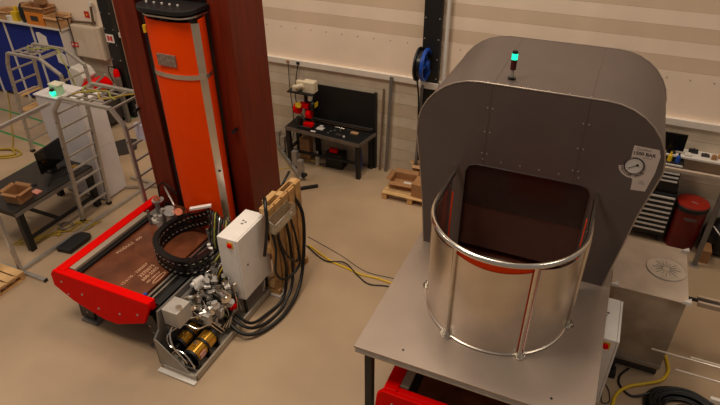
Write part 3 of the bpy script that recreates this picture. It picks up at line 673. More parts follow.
# steel guard
gd = thing('steel_guard', 'U shaped polished steel guard with tubular top rail standing on the platform', 'guard', (-.62, 5.3, ZP))
gx, gy, gr, ZR = -.622, 5.30, .82, 2.70
U = [(gx-gr, 6.09), (gx-gr, 5.8), (gx-gr, 5.5)]+arc(gx, gy, gr, 180, 360, 36)+[(gx+gr, 5.5), (gx+gr, 5.8), (gx+gr, 6.09)]
part('top_rail', MB().tube([(x, y, ZR) for x, y in U], .031, 12, 1), STEEL, gd)
part('base_ring', MB().tube([(x, y, ZP+.012) for x, y in U], .012, 8, 1), STEELB, gd)
def sub(a0, a1, r, n=18): return arc(gx, gy, r, a0, a1, n)
A1, A2 = 242, 300     # posts
def dip(lo, d, n=18): return lambda i: lo-d*math.sin(math.pi*i/n)
part('sheet', MB().wallsheet(sub(A1+1, A2-2.0, gr-.005), ZP+.01, dip(2.61, .035), .004), STEELB, gd)
part('sheet', MB().wallsheet([(gx-gr+.005, 5.9), (gx-gr+.005, 5.6)]+sub(180, A1-1, gr-.005, 16), ZP+.01, lambda i: 2.64-.05*math.sin(math.pi*i/18), .004), STEELB, gd)
part('sheet', MB().wallsheet(sub(A2+4, 360, gr-.005, 16)+[(gx+gr-.005, 5.6), (gx+gr-.005, 5.9)], ZP+.01, lambda i: 2.64-.05*math.sin(math.pi*i/18), .004), STEELB, gd)
part('liner', MB().wallsheet([(gx-gr+.05, 5.80), (gx-gr+.05, 5.75)], ZP+.012, 2.55, .008), REDO, gd, label='orange liner strip inside the guard')
part('liner', MB().wallsheet([(gx+gr-.05, 5.70), (gx+gr-.05, 5.76)], ZP+.012, 2.60, .008), REDO, gd, label='orange liner strip inside the guard')
part('liner', MB().wallsheet(sub(A1-1, A2+3.2, gr-.014, 24), ZP+.012, lambda i: 2.67-.02*math.sin(math.pi*i/24), .006), REDO, gd, label='orange liner behind the middle steel sheet')
for a in (183, A1, A2, 357):
    x, y = gx+gr*math.cos(math.radians(a)), gy+gr*math.sin(math.radians(a))
    ox, oy = math.cos(math.radians(a))*.012, math.sin(math.radians(a))*.012
    po = part('post', MB().cyl((x+ox, y+oy, ZP+.02), (x+ox, y+oy, ZR), .022, 12), STEEL, gd)
    part('foot_flange', MB().cyl((x+ox, y+oy, ZP), (x+ox, y+oy, ZP+.02), .072, 20).cyl((x+ox, y+oy, ZP+.02), (x+ox, y+oy, ZP+.075), .04, 16), STEEL, po)
    for q in range(3):
        aa = q*2.094+.4
        part('bolt', MB().cyl((x+ox+.056*math.cos(aa), y+oy+.056*math.sin(aa), ZP+.02), (x+ox+.056*math.cos(aa), y+oy+.056*math.sin(aa), ZP+.036), .011, 6), STEEL, po)
part('standoff', MB().box(gx+.38, gx+.40, gy-gr-.01+.13, gy-gr+.17, 2.4, 2.46), STEEL, gd)

# steel box right
bx = thing('steel_box', 'tall sheet steel box with round lid beside the platform', 'box', (1.09, 6.86, 0))
part('body', MB().box(.70, 1.50, 6.34, 7.42, .12, 1.35), BOXST, bx, .004)
part('plinth', MB().box(.72, 1.48, 6.36, 7.40, 0, .12), DGREY, bx)
part('top_panel', MB().box(.63, 1.515, 6.30, 7.45, 1.35, 1.362), mat('worn sheet top', (206, 188, 170), .42, metal=.3, var=.08, scale=2.5, rvar=.08), bx, .002)
part('round_lid', MB().cyl((1.26, 6.90, 1.362), (1.26, 6.90, 1.372), .235, 40), mat('worn lid', (214, 200, 184), .35, metal=.3, var=.06), bx)
part('lid_ring', MB().tube([(1.26+.235*math.cos(q/32*6.2832), 6.90+.235*math.sin(q/32*6.2832), 1.37) for q in range(32)], .008, 6, 1, closed=True), MATS['worn lid'], bx)
ray = MB()
for k in range(16):
    a = k/16*6.2832; r0, r1 = .045, .13 if k % 2 else .17
    ray.beam((1.26+r0*math.cos(a), 6.9+r0*math.sin(a), 1.374), (1.26+r1*math.cos(a), 6.9+r1*math.sin(a), 1.374), .007, .004)
part('lid_slots', ray, mat('lid slot', (150, 140, 128), .5), bx)
for x, y in ((.66, 6.33), (1.49, 6.33), (1.49, 7.42)):
    part('corner_clip', MB().prism([(x-.05, y-.05), (x+.045, y-.05), (x+.045, y+.04)], 'z', 1.36, 1.40), BRIGHT, bx)
part('seam_rail', MB().box(.70, 1.51, 6.325, 6.342, .18, .20), ALU, bx)
pb = solo('valve_unit', MB().box(.80, .98, 6.06, 6.20, 0, .10).cyl((.86, 6.12, .1), (.86, 6.12, .30), .04, 10).cyl((.93, 6.14, .1), (.93, 6.14, .22), .02, 8), BLACK, 'small black valve unit on the floor at the foot of the steel box', 'valve')
solo('guide_pipe', MB().tube([(.90, 6.28, 0.0), (.90, 6.28, .34)], .012, 8, 1), ALU, 'short silver pipe upright against the foot of the steel box', 'pipe')

# cables at the right floor
solo('floor_cable', MB().tube([(1.60, 6.75, .02), (1.64, 6.50, .02), (1.56, 6.28, .02), (1.35, 6.12, .02), (1.15, 5.98, .02), (1.02, 5.78, .02), (.98, 5.5, .02)], .022), YEL, 'thick yellow cable on the floor round the corner of the steel box', 'cable')
solo('floor_cable', MB().tube([(1.15, 6.32, .014), (1.05, 6.15, .014), (1.05, 5.98, .014), (1.2, 5.85, .014), (1.4, 5.95, .05), (1.5, 6.05, .014)], .015), RUBBER, 'black looped cable on the floor in front of the steel box', 'cable')
solo('floor_cable', MB().tube([(.80, 6.0, .010), (.92, 5.85, .010), (.95, 5.65, .010), (.86, 5.6, .010), (.85, 5.8, .010)], .007), DGREY, 'thin dark wire loop on the floor below the platform edge', 'wire')
hc = thing('hose_coil', 'large coil of black hose on the floor in front of the steel box', 'hose', (1.83, 5.82, 0))
for k in range(11):
    r = .24+.033*k if k < 7 else .30+.03*(k-7); z = .03+(0 if k < 7 else .048)
    mb = MB().tube([(1.83+r*1.08*math.cos(q/18*6.2832)+rnd.uniform(-.008, .008), 5.80+r*math.sin(q/18*6.2832)*.92, z+rnd.uniform(0, .012)) for q in range(18)], .019, 8, 3, closed=True)
    part('turn', mb, RUBBER, hc)
for k in range(3):
    r = .10+.035*k
    part('turn', MB().tube([(1.86+r*math.cos(q/14*6.2832), 5.78+r*math.sin(q/14*6.2832), .03) for q in range(14)], .016, 8, 3, closed=True), RUBBER, hc)
solo('green_coupling', MB().cyl((1.82, 5.86, .085), (1.95, 5.86, .10), .028, 12), mat('green plastic', (30, 170, 70), .4), 'bright green hose coupling lying on the black hose coil', 'coupling')

# rack off to the right with rods and arms
rk = thing('rod_rack', 'steel trestle rack carrying long thin rods at the right', 'rack', (2.75, 6.2, 0))
part('post', MB().box(2.70, 2.78, 5.1, 5.18, 0, .80), DGREY, rk); part('post', MB().box(2.70, 2.78, 6.98, 7.06, 0, .80), DGREY, rk)
part('shelf_arm', MB().box(2.70, 2.78, 5.1, 7.10, .80, .86).box(2.70, 2.78, 5.18, 6.98, .3, .36), DGREY, rk)
part('post', MB().box(3.9, 3.98, 5.1, 5.18, 0, .80), DGREY, rk); part('post', MB().box(3.9, 3.98, 6.98, 7.06, 0, .80), DGREY, rk); part('shelf_arm', MB().box(3.9, 3.98, 5.1, 7.10, .80, .86), DGREY, rk)
for k, (x0, y, z, lab) in enumerate(((1.228, 5.89, .875, 'longest thin steel rod reaching left in front of the steel box'), (1.66, 5.93, .875, 'thin steel rod just behind the longest rod'), (1.49, 5.655, .875, 'thin steel rod nearest the hose coil, end in mid air'))):
    solo('steel_rod', MB().cyl((x0, y, z), (4.1, y, z), .012, 8), mat('galvanised rod', (240, 226, 210), .35, metal=.5), lab, 'rod', 'thin rods on the rack')
solo('square_bar', MB().box(1.84, 4.1, 5.33, 5.375, .862, .905), WHITEP, 'short pale square bar poking in at the right over the hose coil', 'bar')
ar = thing('rail_arm', 'pale double rail arm poking in at the right beside the steel box', 'rail', (2.6, 7.0, .9))
part('rail', MB().box(1.765, 4.1, 6.94, 6.98, .861, .93).box(1.765, 4.1, 7.06, 7.10, .861, .93), mat('pale bar', (200, 176, 150), .5), ar)
part('rod', MB().cyl((1.52, 7.02, .90), (4.1, 7.02, .90), .025, 8), DGREY, ar)

# ================================================================== BACK RIGHT
tc_ = thing('tool_chest', 'black roller tool chest with silver drawer edges behind the grey hood', 'tool chest', (1.2, 9.8, 0))
part('lower_body', MB().box(.82, 1.53, 9.57, 10.0, .12, .98), BLACK, tc_, .008)
part('upper_body', MB().box(.88, 1.47, 9.60, 10.0, 1.14, 1.56), BLACK, tc_, .008)
part('riser', MB().box(.86, 1.50, 9.62, 10.0, .98, 1.14), BLACK, tc_, .006)
for k in range(8):
    z = .17+k*.097
    d = part('drawer', MB().box(.85, 1.50, 9.555, 9.57, z, z+.088), BLACKSH, tc_)
    part('handle', MB().box(.85, 1.50, 9.525, 9.556, z+.062, z+.088), BRIGHT, d)
for k in range(5):
    z = 1.17+k*.075
    d = part('drawer', MB().box(.90, 1.45, 9.585, 9.60, z, z+.068), BLACKSH, tc_)
    part('handle', MB().box(.90, 1.45, 9.556, 9.586, z+.044, z+.068), BRIGHT, d)
for x in (.88, 1.46):
    for y in (9.63, 9.92): part('castor', MB().cyl((x-.02, y, .06), (x+.02, y, .06), .06, 14).box(x-.03, x+.03, y-.03, y+.03, .10, .13), RUBBER, tc_)
dr = thing('waste_drum', 'red steel drum with red lid and black band near the tool chest', 'drum', (1.80, 9.70, 0))
part('body', MB().lathe([(.24, 0), (.245, .25), (.25, .27), (.245, .29), (.25, .55), (.255, .57), (.25, .59), (.25, .80)], (1.80, 9.68), 28), REDD, dr)
part('rim_band', MB().lathe([(.252, .76), (.262, .77), (.262, .84), (.252, .85)], (1.80, 9.68), 28), BLACK, dr)
part('lid', MB().lathe([(.255, .845), (.25, .87), (.16, .90), (.0001, .905)], (1.80, 9.68), 28), mat('bright red lid', (160, 34, 18), .4), dr)
part('lid_latch', MB().beam((1.76, 9.60, .905), (1.86, 9.57, .90), .02, .012), ALU, dr)
part('print_mark', MB().box(1.70, 1.90, 9.424, 9.428, .655, .675).box(1.72, 1.87, 9.424, 9.428, .625, .64), INKG, dr)
gf = thing('test_frame', 'grey steel frame with long horizontal beam in front of the red drum', 'frame', (1.2, 9.1, 0))
part('beam', MB().box(-.2, 2.9, 9.07, 9.13, 1.66, 1.71), mat('pale beam', (190, 172, 152), .4), gf)
for x in (-.15, 2.03):
    lg = part('post', MB().box(x-.035, x+.035, 9.065, 9.135, .015, 1.66), GREYM, gf, .003)
    part('foot_plate', MB().box(x-.07, x+.07, 9.03, 9.17, 0, .015), ALU, lg)
sh = thing('wall_shelf', 'white wall shelf below the trunking at the far right', 'shelf', (1.8, 9.85, 1.5))
part('board', MB().box(.7, 3.2, 9.72, 10.045, 1.60, 1.63), WHITEP, sh)
part('bracket', MB().box(.9, .94, 9.75, 10.045, 1.45, 1.60).box(2.6, 2.64, 9.75, 10.045, 1.45, 1.60), WHITEP, sh)
mo = thing('monitor', 'black flat monitor on the white wall shelf', 'monitor', (1.22, 9.82, 1.63))
part('screen', MB().box(.98, 1.42, 9.80, 9.83, 1.68, 1.98), GLASSB, mo, .004)
part('stand', MB().box(1.19, 1.25, 9.82, 9.86, 1.63, 1.75).box(1.12, 1.32, 9.76, 9.92, 1.63, 1.64), BLACKSH, mo)
for k, (x, y, sx, sy, sz, mt, lab, cat) in enumerate((
    (1.50, 9.80, .10, .09, .04, WHITEP, 'small white block on the wall shelf next to the monitor', 'block'),
    (1.58, 9.93, .14, .05, .07, BLACK, 'black tool case at the wall side of the shelf', 'case'),
    (1.76, 9.88, .12, .07, .04, DGREY, 'dark grey tool lying on the wall shelf', 'tool'),
    (1.88, 9.82, .07, .07, .07, CARD, 'small brown box among the tools on the wall shelf', 'box'),
    (1.98, 9.90, .08, .06, .06, CARDL, 'pale brown box at the right end of the shelf', 'box'),
    (2.05, 9.78, .10, .05, .03, BLACK, 'black holder near the shelf front edge', 'holder'))):
    solo('shelf_item', MB().box(x-sx/2, x+sx/2, y-sy/2, y+sy/2, 1.63, 1.63+sz).cyl((x, y, 1.63+sz), (x, y, 1.645+sz), min(sx, sy)*.3, 8), mt, lab, cat, bevel=.006).name = ['white_block', 'tool_case', 'hand_tool', 'cardboard_box', 'cardboard_box', 'tool_holder'][k]
for k, (x, mt, lab) in enumerate(((1.14, CARDL, 'tan bottle standing on top of the tool chest'), (1.24, YEL, 'yellow capped bottle standing on top of the tool chest'), (1.36, BLUEP, 'blue bottle at the right end of the tool chest top'))):
    b_ = thing('bottle', lab, 'bottle', (x, 9.64, 1.56))
    part('body', MB().cyl((x, 9.64, 1.56), (x, 9.64, 1.66), .035, 14).cyl((x, 9.64, 1.66), (x, 9.64, 1.69), .035, 14, .015), mt, b_)
    part('cap', MB().cyl((x, 9.64, 1.69), (x, 9.64, 1.72), .016, 10), (WHITEP, YEL, BLACKSH)[k], b_)
bn = thing('waste_bag', 'black sack slumped on the floor right of the steel frame', 'sack', (2.35, 9.75, 0))
part('body', MB().lathe([(.22, 0), (.30, .12), (.30, .35), (.22, .52), (.10, .62), (.05, .70)], (2.38, 9.74), 18), BLACKSH, bn)
part('tie', MB().cyl((2.38, 9.74, .64), (2.38, 9.74, .66), .08, 12), YEL, bn)
solo('floor_box', MB().box(2.1, 2.24, 9.22, 9.5, 0, .25), CARD, 'small brown box on the floor behind the frame post', 'box', bevel=.005)
solo('leaning_tube', MB().cyl((2.16, 9.45, .62), (2.6, 9.2, .25), .015, 8).box(2.58, 2.62, 9.18, 9.22, 0, .26), ALU, 'thin pale tube leaning down to the right of the frame post', 'tube')

# hose reel on the column
hr = thing('hose_reel', 'blue and black cable reel mounted on the black wall column', 'reel', (-3.06, 9.72, 2.55))
cy = 9.70
part('bracket', MB().box(-3.10, -3.02, 9.74, 9.895, 2.45, 2.65), BLACK, hr)
part('drum', MB().cyl((-3.17, cy, 2.56), (-3.07, cy, 2.56), .25, 28), BLACKSH, hr)
part('side_disc', MB().cyl((-3.20, cy, 2.56), (-3.17, cy, 2.56), .31, 28), BLACK, hr)
part('side_disc', MB().tube([(-3.05, cy+.27*math.cos(q/24*6.2832), 2.56+.27*math.sin(q/24*6.2832)) for q in range(24)], .035, 8, 1, closed=True), BLUEP, hr, label='blue rim')
part('spoke', MB().beam((-3.05, cy-.26, 2.56), (-3.05, cy+.26, 2.56), .04, .04).beam((-3.05, cy, 2.30), (-3.05, cy, 2.82), .04, .04).cyl((-3.08, cy, 2.56), (-2.99, cy, 2.56), .08, 16), BLUEP, hr)
part('hose_end', MB().tube([(-3.14, 9.52, 2.50), (-3.16, 9.60, 2.25), (-3.17, 9.75, 1.9), (-3.17, 9.80, 1.4)], .018), BLACKSH, hr)
part('trunking_bridge', MB().box(-3.22, -2.84, 9.86, 9.899, 2.04, 2.155), RAILW, tr)
for x0, x1, z, w_, lab in ((-3.98, -4.02, 1.83, .035, 'shorter brown bar leaning on the wall beside the workbench'), (-3.80, -3.88, 2.13, .06, 'long grey bar leaning on the wall up to the trunking'), (-3.14, -3.20, 2.1, .05, 'pale pipe standing at the left of the black wall column')):
    yt = 9.94 if z > 2 else 10.0
    solo('leaning_bar', MB().beam((x1, 9.93 if x1 < -3.5 else 9.84, 0.0), (x0, yt if x0 < -3.5 else 9.86, z), w_, .03), (GREYM if w_ > .04 else mat('rusty bar', (120, 96, 76), .5)), lab, 'bar')

# ================================================================== WORKBENCH
wbn = thing('workbench', 'black steel workbench with upright back board against the wall', 'workbench', (-5.15, 9.8, 0))
X0, X1, YA, YB = -6.03, -4.14, 9.50, 10.03
part('top', MB().prism([(X0, YA), (-4.25, 9.37), (X1, 9.98), (X0, 9.98)], 'z', .82, .85), BLACK, wbn, .003)
part('front_edge', MB().prism([(X0, YA), (-4.25, 9.37), (-4.25, 9.355), (X0, YA-.015)], 'z', .775, .852), mat('worn grey edge', (130, 120, 110), .4, metal=.5), wbn)
part('side_edge', MB().prism([(-4.25, 9.37), (X1, 9.98), (X1+.015, 9.98), (-4.235, 9.36)], 'z', .775, .852), MATS['worn grey edge'], wbn)
part('back_board', MB().box(-5.72, X1, 9.98, 10.01, .86, 1.70), BLACK, wbn, .004)
part('board_edge', MB().box(-4.18, X1+.01, 9.955, 10.03, 0, 1.72), BLACK, wbn)
part('ledge', MB().box(-5.70, -4.19, 9.92, 9.98, .90, .93), DGREY, wbn)
for x, y in ((X0, 9.50), (-4.34, 9.39), (X0+.0, 9.92), (-4.27, 9.89), (-5.55, 9.92)):
    part('leg', MB().box(x, x+.09, y, y+.09, 0, .82), BLACK, wbn)
part('lower_rail', MB().box(X0+.02, -4.30, 9.48, 9.53, .28, .33).box(X0+.02, X0+.07, 9.55, 9.95, .28, .33), BLACK, wbn)
solo('tool_bin', MB().box(-5.15, -4.75, 9.60, 9.85, 0, .36).box(-5.12, -4.78, 9.63, 9.82, .36, .37), BLACK, 'black tool bin under the workbench', 'bin', bevel=.01)
solo('red_case', MB().box(-5.06, -4.88, 9.62, 9.70, .37, .46), RED, 'small red case on the black bin under the workbench', 'case', bevel=.01)
solo('blue_bag', MB().lathe([(.06, 0), (.08, .1), (.07, .5), (.03, .62)], (-4.42, 9.72), 14), BLUEP, 'blue sack behind the front leg of the workbench', 'sack')
solo('spray_bottle', MB().lathe([(.05, 0), (.05, .2), (.02, .26), (.02, .32)], (-5.35, 9.62), 12), WHITEP, 'small white bottle on the floor under the workbench', 'bottle')
solo('storage_box', MB().box(-5.84, -5.6, 9.72, 9.90, 0, .5), CARDL, 'pale carton standing under the left end of the workbench', 'box', bevel=.006)
# drill / microscope machine
gm = thing('bench_machine', 'red and black bench grinder machine with white head on the workbench', 'machine', (-5.78, 9.72, .85))
gx0, gy0 = -5.62, 9.72
part('base', MB().box(gx0-.17, gx0+.17, gy0-.17, gy0+.12, .852, .90), DGREY, gm, .01)
part('column', MB().box(gx0-.05, gx0+.05, gy0+.03, gy0+.11, .90, 1.62), BLACK, gm, .005)
part('red_housing', MB().cyl((gx0-.22, gy0-.06, 1.24), (gx0-.10, gy0-.06, 1.24), .11, 18).cyl((gx0+.06, gy0-.07, 1.16), (gx0+.16, gy0-.07, 1.16), .09, 18).box(gx0-.12, gx0+.10, gy0-.1, gy0+.03, 1.28, 1.37), RED, gm, .004)
part('red_foot', MB().box(gx0, gx0+.2, gy0-.16, gy0-.04, .90, .98), RED, gm, .01)
part('yellow_knob', MB().cyl((gx0-.1, gy0-.16, 1.36), (gx0-.06, gy0-.18, 1.38), .06, 14), YEL, gm)
part('wheel', MB().cyl((gx0+.18, gy0, 1.34), (gx0+.25, gy0, 1.34), .14, 20), BLACKSH, gm)
part('yellow_label', MB().box(gx0+.25, gx0+.256, gy0-.07, gy0+.07, 1.32, 1.42), YEL, gm)
part('shelf', MB().box(gx0-.32, gx0+.26, gy0-.18, gy0+.14, 1.62, 1.645), BLACK, gm)
part('white_head', MB().box(gx0-.22, gx0-.10, gy0-.14, gy0-.02, 1.645, 1.75).box(gx0+.0, gx0+.27, gy0-.11, gy0+.08, 1.645, 1.87).box(gx0-.2, gx0+.0, gy0, gy0+.1, 1.645, 1.82).cyl((gx0-.14, gy0-.15, 1.74), (gx0+.04, gy0-.12, 1.80), .05, 12), mat('cream plastic', (226, 210, 180), .5), gm, .01)
part('lamp_head', MB().cyl((gx0+.14, gy0-.05, 1.48), (gx0+.18, gy0-.09, 1.62), .05, 12), CABW, gm)
part('black_foot', MB().cyl((gx0-.12, gy0-.1, .90), (gx0-.12, gy0-.1, 1.06), .07, 14), BLACKSH, gm)
items = [('steel_plate', MB().box(-5.36, -5.20, 9.62, 9.74, .852, .865).box(-5.33, -5.26, 9.72, 9.80, .852, .88), WHITEP, 'white parts in a small heap on the workbench centre', 'parts'),
         ('white_note', MB().box(-5.42, -5.31, 9.49, 9.54, .852, .856), CABW, 'small white note at the front edge of the workbench', 'note'),
         ('spanner', MB().tube([(-5.02, 9.86, .862), (-4.9, 9.87, .862), (-4.78, 9.84, .862)], .010, 6, 3), STEELB, 'curved steel spanner at the back of the workbench', 'tool'),
         ('spanner', MB().beam((-4.76, 9.88, .86), (-4.52, 9.84, .86), .022, .01), STEELB, 'straight steel spanner at the back right of the workbench', 'tool'),
         ('glove', MB().box(-4.60, -4.44, 9.72, 9.80, .852, .875), CARDL, 'pale work glove at the right end of the workbench', 'glove'),
         ('steel_rod', MB().cyl((-4.78, 9.62, .852), (-4.78, 9.63, 1.0), .012, 8), GREYM, 'short steel rod standing upright on the workbench', 'rod'),
         ('vise', MB().box(-4.86, -4.70, 9.50, 9.58, .852, .88).cyl((-4.84, 9.54, .88), (-4.72, 9.54, .88), .02, 10), DGREY, 'small dark vise near the front edge of the workbench', 'vise'),
         ('bright_cap', MB().cyl((-4.66, 9.53, .852), (-4.66, 9.53, .875), .025, 12), WHITEP, 'small white cap beside the vise', 'cap')]
for nm, mb, mt, lab, cat in items: solo(nm, mb, mt, lab, cat)
for k, (x, y) in enumerate(((-5.02, 9.66), (-5.04, 9.56), (-4.96, 9.72))):
    solo('metal_disc', MB().cyl((x, y, .852), (x, y, .865), .022, 12), GREYM, ['small grey metal disc in the middle of the workbench row', 'small grey metal disc nearest the bench front edge', 'small grey metal disc nearest the back board'][k], 'disc', 'metal discs on the workbench')

# pallet with cardboard by the hood
fp = thing('pallet', 'low pine pallet on the floor by the left side of the grey hood', 'pallet', (-3.1, 9.35, 0))
for k in range(6):
    y = 8.98+k*.135
    part('slat', MB().box(-3.56, -2.4, y-.06, y+.06, .125, .145), WOODL, fp, .002)
for x in (-3.56, -3.03, -2.5):
    part('bearer', MB().box(x, x+.1, 8.92, 9.715, .10, .125), WOOD, fp)
    for y in (8.92, 9.27, 9.61): part('block', MB().box(x, x+.1, y, y+.1, .022, .10), WOOD, fp)
    part('runner', MB().box(x, x+.1, 8.92, 9.715, 0, .022), WOOD, fp)
def carton(x0, x1, y0, y1, z0, z1, label, mt=CARD, rz=0, flap=.1, open_=True):
    t = thing('cardboard_box', label, 'box', ((x0+x1)/2, (y0+y1)/2, z0)); w_ = .008; cc = ((x0+x1)/2, (y0+y1)/2)
    mb = MB().box(x0, x1, y0, y1, z0, z0+w_, rz, cc).box(x0, x1, y0, y0+w_, z0+w_, z1, rz, cc).box(x0, x1, y1-w_, y1, z0+w_, z1, rz, cc).box(x0, x0+w_, y0+w_, y1-w_, z0+w_, z1, rz, cc).box(x1-w_, x1, y0+w_, y1-w_, z0+w_, z1, rz, cc)
    part('body', mb, mt, t)
    if open_ and flap:
        R = Matrix.Rotation(rz, 3, 'Z'); C0 = Vector((*cc, 0))
        def tr(p): return R@(Vector(p)-C0)+C0
        F = [[(x0, y0, z1), (x1, y0, z1), (x1, y0-flap*.8, z1-flap*.3), (x0, y0-flap*.8, z1-flap*.3)],
             [(x0, y1, z1), (x1, y1, z1), (x1, y1+flap*.7, z1+flap*.5), (x0, y1+flap*.7, z1+flap*.5)],
             [(x0, y0, z1), (x0, y1, z1), (x0-flap*.7, y1, z1+flap*.5), (x0-flap*.7, y0, z1+flap*.5)],
             [(x1, y0, z1), (x1, y1, z1), (x1+flap*.8, y1, z1-flap*.2), (x1+flap*.8, y0, z1-flap*.2)]]
        for q in F:
            q = [tr(p) for p in q]; u = [Vector((p.x, p.y, p.z+.006)) for p in q]
            part('flap', MB().add(q+u, [(0, 1, 2, 3), (7, 6, 5, 4), (0, 4, 5, 1), (1, 5, 6, 2), (2, 6, 7, 3), (3, 7, 4, 0)]), mt, t)
    elif not open_:
        part('lid', MB().box(x0-.004, x1+.004, y0-.004, y1+.004, z1, z1+.01, rz, cc), mt, t)
    return t
carton(-3.50, -3.02, 9.16, 9.54, .146, .30, 'open shallow cardboard box at the left end of the floor pallet', CARD, .06, .1)
carton(-2.97, -2.51, 8.99, 9.33, .146, .42, 'closed taller cardboard box at the front of the floor pallet', CARD, -.08, 0, False)
carton(-3.22, -2.77, 9.735, 9.88, .0, .42, 'open cardboard box standing behind the floor pallet', CARDL, .05, .09)
solo('paper_label', MB().box(-3.26, -3.06, 9.24, 9.40, .155, .20), WHITEP, 'white printed packet in the shallow cardboard box', 'packet')
solo('white_bag', MB().lathe([(.08, .146), (.12, .2), (.09, .3), (.03, .34)], (-2.62, 9.54), 12), WHITEP, 'crumpled white bag at the back of the floor pallet', 'bag')

# folding trestle of square posts by the brown enclosure
fb = thing('roller_stand', 'zigzag row of grey square posts on a low bar behind the brown enclosure', 'stand', (-5.9, 9.4, 0))
P0 = [(-6.55, 9.98), (-6.30, 9.80), (-6.02, 9.60), (-5.72, 9.30), (-5.42, 9.00)]
part('base_bar', MB().beam((-6.6, 10.0, .05), (-5.35, 8.88, .05), .06, .04), ALU, fb)
for k, (x, y) in enumerate(P0):
    po = part('post', MB().box(x-.055, x+.055, y-.055, y+.055, .07, .42), ALU, fb, .006)
    part('bolt', MB().cyl((x+.055, y-.03, .12), (x+.07, y-.03, .12), .02, 8), BLACKSH, po)
    part('foot', MB().cyl((x, y, 0), (x, y, .035), .04, 12), BLACKSH, fb)
part('black_knob', MB().cyl((-5.32, 8.94, .14), (-5.25, 8.92, .14), .035, 12).box(-5.36, -5.30, 8.90, 8.97, .05, .16), BLACKSH, fb)
solo('black_bar', MB().beam((-5.25, 8.52, .03), (-4.92, 8.80, .03), .06, .06), BLACK, 'short black bar lying on the floor beside the upright pallet', 'bar', bevel=.01)
solo('floor_cable', MB().tube([(-6.6, 9.2, .01), (-6.1, 9.1, .01), (-5.8, 9.3, .01), (-5.6, 9.7, .01), (-5.2, 9.5, .01)], .008), YEL, 'thin yellow cable on the floor below the workbench', 'cable')

# ================================================================== LEFT SIDE
# arched ladders
def arch(dx, dy, dz, label, H=2.58, W=.66, X0=-8.42, X1=-6.66, Xt0=-7.98, Xt1=-6.92):
    ax = lambda x: x+dx
    t = thing('arched_ladder', label, 'ladder', (ax(-7.4), 6.28+dy, 0))
    ch_ = .27
    prof = [(X0, 0), (X0+.20, H-ch_), (Xt0, H), (Xt1, H), (X1-.06, H-ch_), (X1, 0)]
    for y in (5.95, 5.95+W):
        mb = MB()
        for a, b in zip(prof[:-1], prof[1:]): mb.beam((ax(a[0]), y+dy, a[1]+dz*0), (ax(b[0]), y+dy, b[1]), .05, .065, up=(0, 1, 0))
        st_ = part('stile', mb, ALU, t, .004)
        for x, z in ((X0+.06, .6), (X0+.1, 1.1), (X0+.15, 1.6), (X0+.19, 2.1), (Xt0+.3, H), (Xt0+.7, H), (X1-.05, 2.05), (X1-.03, 1.4), (X1-.02, .8)):
            if z < H: part('bolt', MB().cyl((ax(x), y+dy-.026, z), (ax(x), y+dy-.036, z), .014, 8), DGREY, st_)
    z = .28
    while z < H-.3:
        f_ = z/(H-ch_)
        for x in (X0+.2*f_, X1-.06*f_):
            part('rung', MB().beam((ax(x), 5.95+dy, z), (ax(x), 5.95+W+dy, z), .032), ALU, t)
        z += .28
    for x in (Xt0+.02, Xt0+.25, Xt0+.52, Xt0+.8, Xt1):
        part('rung', MB().beam((ax(x), 5.95+dy, H-.02), (ax(x), 5.95+W+dy, H-.02), .032), ALU, t)
    for y in (6.12, 6.28, 6.44):
        part('top_bar', MB().beam((ax(Xt0), y+dy, H-.012), (ax(Xt1-.3), y+dy, H-.012), .03, .02), ALU, t)
    for x in (X0, X1):
        for y in (5.95, 5.95+W): part('foot_cap', MB().box(ax(x)-.04, ax(x)+.04, y+dy-.04, y+dy+.04, 0, .06), RUBBER, t)
    return t
arch(0, 0, 0, 'near aluminium arched ladder standing over the white tall cabinet')
arch(-3.25, 1.62, 0, 'back aluminium arched ladder in front of the blue panels', H=2.36, W=.62, X0=-8.38, X1=-6.62, Xt0=-8.05, Xt1=-7.15)
for x0, z in ((-11.6, 1.35), (-11.62, 1.0)):
    part('wooden_step', MB().box(x0-.03, x0+.16, 7.62, 8.14, z, z+.03), WOODL, bpy.data.objects['arched_ladder.001'], label='wooden step')
for k, (pts, mt, lab) in enumerate((([(-7.9, 6.1, 2.60), (-7.6, 6.35, 2.62), (-7.3, 6.15, 2.60), (-7.0, 6.4, 2.62), (-6.9, 6.5, 2.61)], YELD, 'yellow cable tangled on top of the near arched ladder'),
                                    ([(-7.95, 6.45, 2.60), (-7.7, 6.2, 2.63), (-7.45, 6.42, 2.61), (-7.2, 6.25, 2.62), (-7.05, 6.2, 2.61)], OLIVE, 'olive hose tangled on top of the near arched ladder'),
                                    ([(-11.2, 8.0, 2.40), (-10.9, 7.8, 2.42), (-10.5, 8.05, 2.41), (-10.2, 7.9, 2.32), (-9.95, 7.85, 1.7), (-9.9, 7.8, .8), (-9.95, 7.85, .02)], OLIVE, 'olive hose draped over the back arched ladder'))):
    solo('draped_hose', MB().tube(pts, .013), mt, lab, 'hose')
for k, (x, y) in enumerate(((-7.25, 6.25), )):
    solo('paper_bundle', MB().box(-6.82, -6.60, 6.22, 6.30, 1.95, 2.22).beam((-6.7, 6.26, 2.2), (-6.7, 6.26, 2.56), .01), mat('lilac paper', (206, 198, 214), .7), 'pale paper pouch hanging below the top of the near arched ladder', 'pouch')
